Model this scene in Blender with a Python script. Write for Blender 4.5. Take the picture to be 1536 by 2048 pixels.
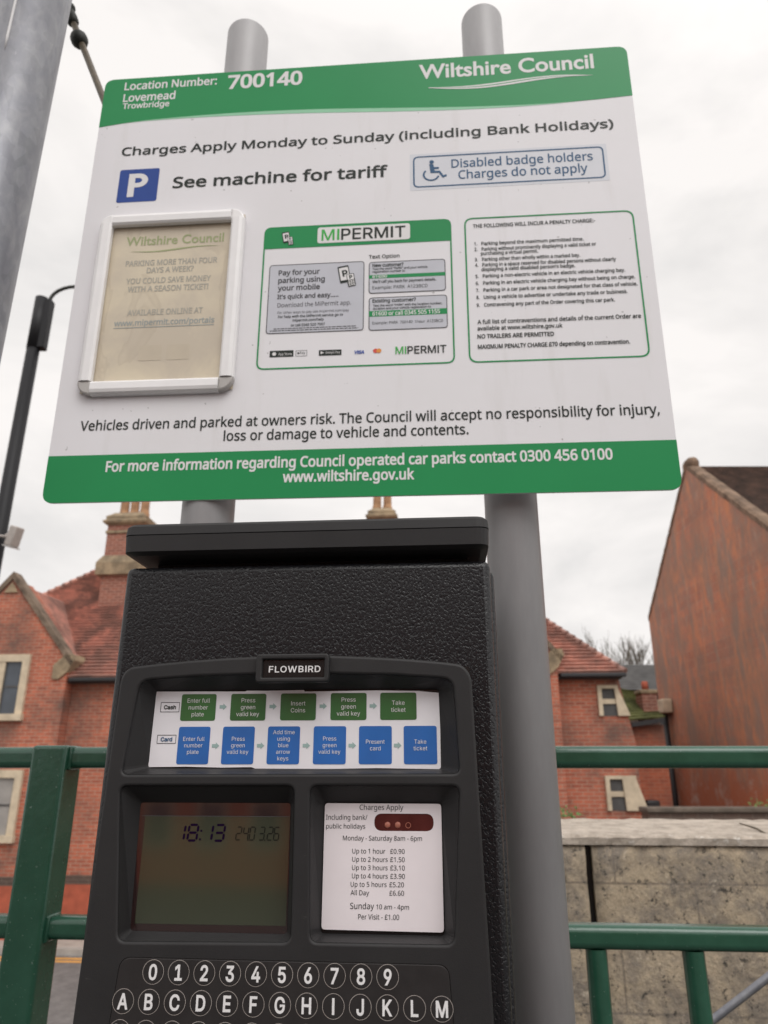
import bpy, bmesh, math, random
from math import sin, cos, pi, radians, sqrt
from mathutils import Vector, Matrix
from mathutils.geometry import delaunay_2d_cdt
random.seed(7)
for o in list(bpy.data.objects): bpy.data.objects.remove(o)
SC = bpy.context.scene
COL = SC.collection
EYE = 3.43                      # eye height above the road; heights below are given relative to the eye

# ---------------------------------------------------------------- camera
cam = bpy.data.cameras.new('camera'); co = bpy.data.objects.new('camera', cam); COL.objects.link(co)
co.location = (0, 0, EYE); co.rotation_euler = (radians(90 + 19.2), 0, 0)
cam.sensor_fit = 'HORIZONTAL'; cam.sensor_width = 36; cam.lens = 1453 / 1536 * 36
cam.clip_start = 0.02; cam.clip_end = 3000
cam.dof.use_dof = True; cam.dof.focus_distance = 0.67; cam.dof.aperture_fstop = 13.0
SC.camera = co
# ---------------------------------------------------------------- world: bright overcast sky
SUN_EL, SUN_AZ = radians(52), radians(158)       # azimuth from +Y, clockwise: behind the photographer
w = bpy.data.worlds.new('World'); SC.world = w; w.use_nodes = True
nt = w.node_tree; nt.nodes.clear()
def wn(t, **k):
    n = nt.nodes.new(t)
    for a, b in k.items(): setattr(n, a, b)
    return n
tc = wn('ShaderNodeTexCoord')
sky = wn('ShaderNodeTexSky', sky_type='NISHITA', sun_disc=False, sun_elevation=SUN_EL, sun_rotation=SUN_AZ)
mp = wn('ShaderNodeMapping'); mp.inputs['Scale'].default_value = (1, 1, 2.2); nt.links.new(tc.outputs['Generated'], mp.inputs['Vector'])
nz = wn('ShaderNodeTexNoise'); nz.inputs['Scale'].default_value = 2.6; nz.inputs['Detail'].default_value = 5; nz.inputs['Roughness'].default_value = .55
nz.inputs['Distortion'].default_value = .4
nt.links.new(mp.outputs[0], nz.inputs['Vector'])
cr = wn('ShaderNodeValToRGB'); nt.links.new(nz.outputs['Fac'], cr.inputs['Fac'])
cr.color_ramp.elements[0].position = .38; cr.color_ramp.elements[0].color = (7.7, 7.5, 7.35, 1)
cr.color_ramp.elements[1].position = .60; cr.color_ramp.elements[1].color = (9.4, 9.05, 8.8, 1)
# the cloud is brighter towards the veiled sun
sd = Vector((sin(SUN_AZ) * cos(SUN_EL), cos(SUN_AZ) * cos(SUN_EL), sin(SUN_EL)))
dp = wn('ShaderNodeVectorMath', operation='DOT_PRODUCT'); dp.inputs[1].default_value = sd; nt.links.new(tc.outputs['Generated'], dp.inputs[0])
mr = wn('ShaderNodeMapRange'); mr.inputs['From Min'].default_value = .25; mr.inputs['From Max'].default_value = 1; mr.inputs['To Min'].default_value = 1; mr.inputs['To Max'].default_value = 1.7
nt.links.new(dp.outputs['Value'], mr.inputs['Value'])
vm = wn('ShaderNodeVectorMath', operation='SCALE'); nt.links.new(cr.outputs['Color'], vm.inputs[0]); nt.links.new(mr.outputs[0], vm.inputs['Scale'])
mx = wn('ShaderNodeMixRGB'); mx.inputs['Fac'].default_value = .97; nt.links.new(sky.outputs[0], mx.inputs[1]); nt.links.new(vm.outputs[0], mx.inputs[2])
bg = wn('ShaderNodeBackground'); bg.inputs['Strength'].default_value = .1; nt.links.new(mx.outputs[0], bg.inputs['Color'])
ow = wn('ShaderNodeOutputWorld'); nt.links.new(bg.outputs[0], ow.inputs['Surface'])
# ---------------------------------------------------------------- veiled sun
sl = bpy.data.lights.new('sun', 'SUN'); sl.energy = 1.1; sl.angle = radians(35); sl.color = (1, .985, .965)
so = bpy.data.objects.new('sun', sl); COL.objects.link(so); so.location = (0, -5, 12)
so.rotation_euler = (-sd).to_track_quat('-Z', 'Y').to_euler()
vs = SC.view_settings; vs.view_transform = 'Standard'; vs.look = 'None'; vs.exposure = .1; vs.gamma = 1; vs.use_curve_mapping = False
SC.cycles.max_bounces = 6

# ---------------------------------------------------------------- materials
MATS = {}
def sc3(c): return (c[0], c[1], c[2], 1)
class NT:
    def __init__(s, name):
        s.m = bpy.data.materials.new(name); s.m.use_nodes = True; s.t = s.m.node_tree
        s.b = s.t.nodes['Principled BSDF']
    def n(s, t, **k):
        x = s.t.nodes.new(t)
        for a, b in k.items():
            if a in x.inputs.keys() if hasattr(x.inputs, 'keys') else False: x.inputs[a].default_value = b
            else: setattr(x, a, b)
        return x
    def l(s, a, b): s.t.links.new(a, b)
    def coords(s, scale=(1, 1, 1), swap=False):
        tc = s.n('ShaderNodeTexCoord'); m = s.n('ShaderNodeMapping'); s.l(tc.outputs['Object'], m.inputs['Vector'])
        m.inputs['Scale'].default_value = scale
        if swap: m.inputs['Rotation'].default_value = swap
        return m.outputs[0]
    def noise(s, v, scale, detail=4, rough=.55, dist=0):
        x = s.n('ShaderNodeTexNoise'); x.inputs['Scale'].default_value = scale; x.inputs['Detail'].default_value = detail
        x.inputs['Roughness'].default_value = rough; x.inputs['Distortion'].default_value = dist; s.l(v, x.inputs['Vector']); return x.outputs['Fac']
    def ramp(s, f, els):
        x = s.n('ShaderNodeValToRGB'); s.l(f, x.inputs['Fac']); e = x.color_ramp.elements
        while len(e) < len(els): e.new(.5)
        for k, (p, c) in enumerate(els):
            e[k].position = p; e[k].color = sc3(c) if hasattr(c, '__len__') else (c, c, c, 1)
        return x.outputs['Color']
    def mix(s, f, a, b, mode='MIX'):
        x = s.n('ShaderNodeMixRGB'); x.blend_type = mode
        for i, q in ((0, f), (1, a), (2, b)):
            if hasattr(q, 'links'): s.l(q, x.inputs[i])
            elif i == 0: x.inputs[0].default_value = q
            else: x.inputs[i].default_value = sc3(q)
        return x.outputs[0]
    def bump(s, h, strength, dist=.01):
        x = s.n('ShaderNodeBump'); x.inputs['Strength'].default_value = strength; x.inputs['Distance'].default_value = dist
        s.l(h, x.inputs['Height']); s.l(x.outputs[0], s.b.inputs['Normal'])
    def done(s, color=None, rough=.5, metal=0, coat=0, coat_rough=.05, spec=None):
        if color is not None:
            if hasattr(color, 'links'): s.l(color, s.b.inputs['Base Color'])
            else: s.b.inputs['Base Color'].default_value = sc3(color)
        if hasattr(rough, 'links'): s.l(rough, s.b.inputs['Roughness'])
        else: s.b.inputs['Roughness'].default_value = rough
        s.b.inputs['Metallic'].default_value = metal
        s.b.inputs['Coat Weight'].default_value = coat; s.b.inputs['Coat Roughness'].default_value = coat_rough
        if spec is not None: s.b.inputs['Specular IOR Level'].default_value = spec
        return s.m

def plain(name, c, rough=.5, var=.12, scale=30, metal=0, coat=0, bump=0, bscale=200, bdist=.001, spec=None):
    if name in MATS: return MATS[name]
    m = NT(name); v = m.coords()
    f = m.noise(v, scale)
    d = tuple(max(0, x * (1 - var)) for x in c); e = tuple(min(1, x * (1 + var)) for x in c)
    col = m.ramp(f, [(.3, d), (.7, e)])
    if bump: m.bump(m.noise(v, bscale, 2), bump, bdist)
    MATS[name] = m.done(col, rough, metal, coat, spec=spec); return MATS[name]

def brick_mat(name, a, b, mortar, rot=(radians(-90), 0, 0), stain=.5, streak=False, row=.075, brick=.225, mort=.01, streakcol=(.10, .075, .062), repaint=None):
    m = NT(name); v = m.coords(swap=rot)
    t = m.n('ShaderNodeTexBrick'); m.l(v, t.inputs['Vector'])
    t.inputs['Scale'].default_value = 1; t.inputs['Brick Width'].default_value = brick; t.inputs['Row Height'].default_value = row
    t.inputs['Mortar Size'].default_value = mort; t.inputs['Mortar Smooth'].default_value = .3; t.inputs['Bias'].default_value = -.1
    t.inputs['Color1'].default_value = sc3(a); t.inputs['Color2'].default_value = sc3(b); t.inputs['Mortar'].default_value = sc3(mortar)
    v2 = m.coords()
    big = m.noise(v2, .9, 6, .65)
    col = m.mix(m.ramp(big, [(.43, 0.), (.68, stain)]), t.outputs['Color'], streakcol)
    fine = m.noise(v2, 9, 3, .7)
    col = m.mix(.45, col, m.ramp(fine, [(.25, (.6, .6, .6)), (.75, (1.25, 1.2, 1.15))]), 'MULTIPLY')
    if streak:
        v3 = m.coords(scale=(1, 1, .3)); s1 = m.noise(v3, 1.5, 9, .68, .7)
        col = m.mix(m.ramp(s1, [(.42, 0.), (.60, .85)]), col, streakcol)
        s2 = m.noise(m.coords(scale=(1, 1.7, .45)), 2.1, 8, .72, .5)
        col = m.mix(m.ramp(s2, [(.47, 0.), (.62, .85)]), col, (.64, .25, .12))
        s3 = m.noise(m.coords(scale=(1, 2.2, .8)), 2.6, 8, .75, .4)
        col = m.mix(m.ramp(s3, [(.55, 0.), (.70, .7)]), col, (.46, .37, .31))
    if streak:
        pt = m.noise(v2, .55, 6, .7, .6)
        col = m.mix(m.ramp(pt, [(.44, 0.), (.60, .5)]), col, (.25, .17, .13))
        sep = m.n('ShaderNodeSeparateXYZ'); m.l(v2, sep.inputs[0]); dv = m.n('ShaderNodeMath', operation='MULTIPLY_ADD'); m.l(m.noise(v2, 1.2, 6, .7), dv.inputs[0]); dv.inputs[1].default_value = 3.0; m.l(sep.outputs['Z'], dv.inputs[2])
        mr_ = m.n('ShaderNodeMapRange'); m.l(dv.outputs[0], mr_.inputs['Value']); mr_.inputs['From Min'].default_value = 1.9; mr_.inputs['From Max'].default_value = .7
        damp = mr_.outputs[0]
        col = m.mix(damp, col, m.mix(m.ramp(m.noise(v2, 2.2, 8, .75), [(.52, 0.), (.68, .8)]), (.50, .155, .075), (.60, .47, .40)))
    m.bump(t.outputs['Fac'], -.5, .012)
    MATS[name] = m.done(col, .85); return MATS[name]

def mk_mats():
    # hammered black paint
    m = NT('hammered_black_paint'); v = m.coords(scale=(1, 1, .8))
    n1 = m.noise(v, 430, 1.5, .5, .5)
    h = m.ramp(n1, [(.33, 0.), (.46, .85), (.58, 1.)])
    m.bump(h, .40, .0009)
    MATS['hammer'] = m.done((.009, .009, .0105), .28, spec=.36)
    # mould-textured plastic
    m = NT('charcoal_plastic'); v = m.coords()
    col = m.mix(m.ramp(m.noise(v, 12, 6, .65), [(.35, 0.), (.75, .7)]), (.021, .0203, .021), (.030, .029, .0295))
    sc = m.noise(m.coords(scale=(1, 1, 5)), 40, 6, .8)
    col = m.mix(m.ramp(sc, [(.64, 0.), (.74, .55)]), col, (.085, .08, .075))
    m.bump(m.noise(v, 900, 2), .15, .0006)
    MATS['plastic'] = m.done(col, .5, spec=.28)
    m = NT('keypad_membrane'); v = m.coords()
    col = m.mix(m.ramp(m.noise(v, 60, 6, .7), [(.4, 0.), (.8, .5)]), (.022, .0195, .0195), (.036, .033, .0325))
    m.bump(m.noise(v, 1200, 2), .12, .0005)
    MATS['keypad'] = m.done(col, .5, spec=.28)
    # galvanised steel
    m = NT('galvanised_steel'); v = m.coords(scale=(1, 1, .5))
    vo = m.n('ShaderNodeTexVoronoi'); vo.inputs['Scale'].default_value = 70; m.l(v, vo.inputs['Vector'])
    wv = m.noise(v, 42, 6, .62, .5)
    col = m.mix(m.ramp(wv, [(.38, 0.), (.66, 1.)]), (.175, .178, .20), (.235, .237, .25))
    col = m.mix(.35, col, m.ramp(m.noise(m.coords(scale=(1, 1, .6)), 55, 3, .6), [(.35, (.86, .86, .88)), (.7, (1.12, 1.12, 1.12))]), 'MULTIPLY')
    col = m.mix(.30, col, m.ramp(vo.outputs['Color'], [(.2, (.7, .7, .72)), (.8, (1.35, 1.35, 1.35))]), 'MULTIPLY')
    col = m.mix(m.ramp(m.noise(m.coords(scale=(1.6, 1.6, .5)), 30, 6, .75), [(.66, 0.), (.73, .5)]), col, (.5, .5, .5))
    MATS['galv'] = m.done(col, .42, .25)
    m = NT('grey_painted_steel'); v = m.coords(scale=(1, 1, .25))
    col = m.mix(m.ramp(m.noise(v, 14, 6, .65), [(.35, 0.), (.7, 1.)]), (.285, .28, .285), (.355, .35, .355))
    col = m.mix(m.ramp(m.noise(m.coords(), 160, 3, .7), [(.72, 0.), (.76, .8)]), col, (.45, .45, .44))
    MATS['grey'] = m.done(col, .42)
    m = NT('green_painted_steel'); v = m.coords()
    col = m.mix(m.ramp(m.noise(v, 20, 5, .6), [(.35, 0.), (.7, 1.)]), (.018, .076, .046), (.025, .096, .060))
    dr = m.noise(v, 230, 3, .6)
    col = m.mix(m.ramp(dr, [(.70, 0.), (.715, .5)]), col, (.35, .45, .4))
    m.bump(m.noise(v, 60, 4), .25, .002)
    MATS['green'] = m.done(col, .22, spec=.6)
    # limestone
    m = NT('weathered_limestone'); v = m.coords(swap=(radians(-90), 0, 0))
    t = m.n('ShaderNodeTexBrick'); m.l(v, t.inputs['Vector'])
    for k, q in (('Scale', 1), ('Brick Width', .43), ('Row Height', .155), ('Mortar Size', .004), ('Mortar Smooth', .6)): t.inputs[k].default_value = q
    t.inputs['Color1'].default_value = (.60, .485, .35, 1); t.inputs['Color2'].default_value = (.52, .42, .30, 1); t.inputs['Mortar'].default_value = (.30, .24, .18, 1)
    v2 = m.coords()
    col = m.mix(m.ramp(m.noise(v2, 7.5, 10, .78, .3), [(.42, 0.), (.58, .9)]), t.outputs['Color'], (.255, .22, .185))
    col = m.mix(m.ramp(m.noise(v2, 38, 6, .78), [(.56, 0.), (.62, .9)]), col, (.045, .042, .038))
    col = m.mix(m.ramp(m.noise(v2, 15, 7, .7), [(.6, 0.), (.68, .7)]), col, (.66, .57, .45))
    col = m.mix(.6, col, m.ramp(m.noise(v2, 120, 6, .8), [(.3, (.62, .62, .64)), (.7, (1.25, 1.24, 1.2))]), 'MULTIPLY')
    m.bump(m.noise(v2, 45, 9, .75), .8, .012)
    MATS['stone'] = m.done(col, .9)
    m = NT('pale_coping_stone'); v2 = m.coords()
    col = m.mix(m.ramp(m.noise(v2, 16, 8, .75), [(.4, 0.), (.65, .9)]), (.50, .43, .36), (.25, .21, .17))
    col = m.mix(m.ramp(m.noise(v2, 60, 4, .7), [(.6, 0.), (.68, .8)]), col, (.62, .58, .53))
    m.bump(m.noise(v2, 60, 7, .7), .6, .008); MATS['coping'] = m.done(col, .9)
    m = NT('old_bath_stone'); v2 = m.coords()
    col = m.mix(m.ramp(m.noise(v2, 2.5, 8, .7), [(.4, 0.), (.62, .9)]), (.36, .27, .17), (.15, .115, .075))
    col = m.mix(m.ramp(m.noise(v2, 6, 6, .7), [(.58, 0.), (.7, .7)]), col, (.10, .09, .05))
    m.bump(m.noise(v2, 12, 6, .7), .6, .03); MATS['bath'] = m.done(col, .9)
    MATS['flue'] = plain('tan_flue_clay', (.36, .20, .105), .85, .3, 6)
    MATS['oldstone'] = plain('brown_weathered_stone', (.17, .125, .09), .95, .5, 4, bump=.6, bscale=14, bdist=.04)
    MATS['cream'] = plain('cream_stone', (.55, .455, .33), .85, .18, 5)
    # tiles
    m = NT('clay_roof_tiles'); v2 = m.coords()
    t = m.n('ShaderNodeTexVoronoi'); t.inputs['Scale'].default_value = 5.5; m.l(v2, t.inputs['Vector'])
    col = m.mix(m.ramp(t.outputs['Color'], [(.2, 0.), (.8, 1.)]), (.62, .31, .24), (.43, .22, .175))
    col = m.mix(m.ramp(m.noise(v2, 1.1, 8, .7, .4), [(.46, 0.), (.58, .65)]), col, (.16, .11, .095))
    col = m.mix(m.ramp(m.noise(v2, 5, 5, .7), [(.6, 0.), (.72, .6)]), col, (.48, .25, .19))
    MATS['tiles'] = m.done(col, .8)
    m = NT('dark_roof_tiles'); v2 = m.coords()
    col = m.mix(m.ramp(m.noise(v2, 3, 8, .75), [(.38, 0.), (.65, 1.)]), (.05, .033, .026), (.15, .085, .06))
    MATS['darktiles'] = m.done(col, .85)
    MATS['slate'] = plain('grey_slate', (.075, .072, .07), .7, .3, 3)
    MATS['brick'] = brick_mat('red_brick', (.50, .14, .078), (.32, .09, .055), (.43, .26, .185), stain=.8, mort=.010)
    MATS['brickstreak'] = brick_mat('stained_red_brick', (.58, .215, .125), (.42, .16, .10), (.46, .26, .18), rot=(radians(-90), 0, radians(90)), streak=True, stain=.6, streakcol=(.31, .215, .17))
    MATS['brickfront'] = brick_mat('orange_red_brick', (.44, .12, .06), (.34, .09, .05), (.40, .19, .12), stain=.7, mort=.008)
    MATS['terracebrick'] = brick_mat('bright_red_brick', (.62, .13, .06), (.48, .10, .05), (.5, .2, .12), stain=.2)
    MATS['brickdark'] = brick_mat('dark_brick', (.10, .06, .045), (.075, .05, .04), (.13, .10, .08))
    MATS['chimbrick'] = brick_mat('chimney_brick', (.30, .10, .065), (.20, .075, .055), (.36, .20, .15), stain=.3, mort=.016)
    MATS['render'] = plain('red_painted_brick', (.36, .085, .045), .8, .25, 4)
    MATS['asphalt'] = plain('asphalt', (.15, .14, .135), .9, .25, 8, bump=.4, bscale=90, bdist=.01)
    MATS['ground'] = plain('ground_tarmac', (.09, .085, .08), .95, .3, 2)
    MATS['paving'] = plain('concrete_paving', (.36, .32, .28), .9, .2, 3)
    MATS['kerbstone'] = plain('kerb_stone', (.34, .31, .28), .9, .15, 4)
    MATS['yellow'] = plain('yellow_road_paint', (.66, .32, .06), .7, .2, 6)
    MATS['deck'] = plain('car_park_tarmac', (.10, .098, .095), .92, .3, 20, bump=.5, bscale=150, bdist=.008)
    MATS['bark'] = plain('bark', (.12, .095, .07), .9, .3, 6)
    MATS['moss'] = plain('mossy_tiles', (.13, .14, .05), .95, .5, 3, bump=.8, bscale=12, bdist=.05)
    MATS['leaf'] = plain('leaf_green', (.10, .16, .04), .7, .4, 20)
    MATS['black'] = plain('black_metal', (.014, .014, .016), .5, .1, spec=.25)
    MATS['gutter'] = plain('black_gutter', (.02, .02, .022), .5, .1)
    MATS['bronze'] = plain('brown_metal', (.115, .09, .06), .5, .3, 60)
    MATS['darkfit'] = plain('dark_fitting', (.018, .02, .015), .6, .2)
    MATS['camgrey'] = plain('pale_grey_casing', (.42, .38, .35), .5, .08)
    MATS['glass'] = plain('window_glass', (.055, .065, .08), .08, .3, 1.5)
    MATS['curtain'] = plain('net_curtain', (.30, .28, .26), .5, .15, 3)
    m = NT('white_sign_vinyl'); v2 = m.coords()
    col = m.mix(m.ramp(m.noise(v2, 3.5, 6, .65), [(.35, 0.), (.7, 1.)]), (.785, .775, .80), (.75, .74, .755))
    col = m.mix(m.ramp(m.noise(v2, 95, 2, .5), [(.745, 0.), (.765, .55)]), col, (.25, .24, .23))
    col = m.mix(m.ramp(m.noise(m.coords(scale=(1, 1, .15)), 26, 5, .6), [(.58, 0.), (.8, .22)]), col, (.52, .50, .46))
    MATS['signwhite'] = m.done(col, .38, spec=.18)
    MATS['signgreen'] = plain('green_sign_vinyl', (.020, .26, .085), .36, .05, 4, spec=.18)
    MATS['palegreen'] = plain('pale_green_vinyl', (.30, .60, .40), .38, .03, spec=.18)
    MATS['signblue'] = plain('blue_sign_vinyl', (.028, .07, .29), .36, .04, spec=.18)
    MATS['ink'] = plain('dark_grey_ink', (.022, .028, .024), .4, .05, spec=.18)
    MATS['inkgrey'] = plain('grey_ink', (.075, .075, .08), .4, .05, spec=.18)
    MATS['inkblue'] = plain('blue_ink', (.035, .10, .20), .4, .05, spec=.18)
    MATS['inkwhite'] = plain('white_ink', (.74, .73, .73), .4, .02, spec=.18)
    MATS['badgeblue'] = plain('pale_blue_notice', (.66, .675, .72), .38, .02, spec=.18)
    MATS['midgreen'] = plain('green_ink', (.06, .40, .08), .4, .05, spec=.18)
    MATS['boxgrey'] = plain('silver_grey_print', (.54, .55, .60), .38, .03, spec=.18)
    MATS['fadedpaper'] = None
    m = NT('faded_poster_paper'); v2 = m.coords()
    col = m.mix(m.ramp(m.noise(v2, 7, 4, .6, .6), [(.4, 0.), (.6, 1.)]), (.64, .56, .42), (.54, .47, .37))
    st = m.noise(m.coords(scale=(1, 1, .6)), 9, 3, .6, 1.2); col = m.mix(m.ramp(st, [(.50, 0.), (.515, .28), (.56, 0.)]), col, (.40, .33, .24))
    MATS['fadedpaper'] = m.done(col, .35)
    MATS['fadedgreen'] = plain('faded_green_ink', (.33, .37, .18), .5, .04)
    MATS['fadedgrey'] = plain('faded_grey_ink', (.39, .37, .315), .5, .04)
    MATS['fadedblue'] = plain('faded_blue_ink', (.31, .34, .33), .5, .04)
    MATS['fadedblock'] = plain('faded_block', (.53, .46, .355), .5, .04)
    MATS['framewhite'] = plain('white_frame_aluminium', (.82, .81, .81), .3, .03)
    MATS['framegrey'] = plain('grey_corner', (.42, .40, .38), .35, .1, coat=.3)
    MATS['paper'] = plain('white_paper', (.78, .76, .79), .5, .03, 40, coat=.35)
    MATS['paperpink'] = plain('tariff_paper', (.80, .74, .76), .5, .03, 25, coat=.3)
    MATS['stepgreen'] = plain('dark_green_print', (.03, .115, .025), .45, .18, 25, coat=.4)
    MATS['stepblue'] = plain('blue_print', (.016, .125, .42), .45, .10, 25, coat=.4)
    MATS['arrow'] = plain('grey_green_print', (.30, .42, .40), .5, .03)
    MATS['pureblack'] = plain('gloss_black', (.008, .008, .008), .25, .05)
    MATS['maroon'] = plain('dark_red_window', (.085, .02, .018), .12, .2, 40)
    MATS['copper'] = plain('copper_led', (.45, .16, .11), .3, .2, 90)
    m = NT('lcd_panel'); m.b.inputs['Coat IOR'].default_value = 2.05
    MATS['lcd'] = m.done((.040, .047, .028), .4, coat=1.0, coat_rough=.07, spec=.1)
    m = NT('lcd_border'); m.b.inputs['Coat IOR'].default_value = 2.05
    MATS['lcdedge'] = m.done((.016, .005, .005), .3, coat=1.0, coat_rough=.06)  # dark red tint paints the brick reflection into the black border
    MATS['segment'] = plain('lcd_segment', (.010, .003, .02), .6, .05, spec=.05)
    MATS['segthin'] = plain('lcd_segment_grey', (.018, .018, .014), .6, .05, spec=.05)
    MATS['visa'] = plain('card_blue', (.02, .07, .35), .4, .03)
    MATS['cardred'] = plain('card_red', (.62, .05, .03), .4, .03)
    MATS['cardorange'] = plain('card_orange', (.7, .25, .03), .4, .03)
mk_mats()
M = MATS

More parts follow.
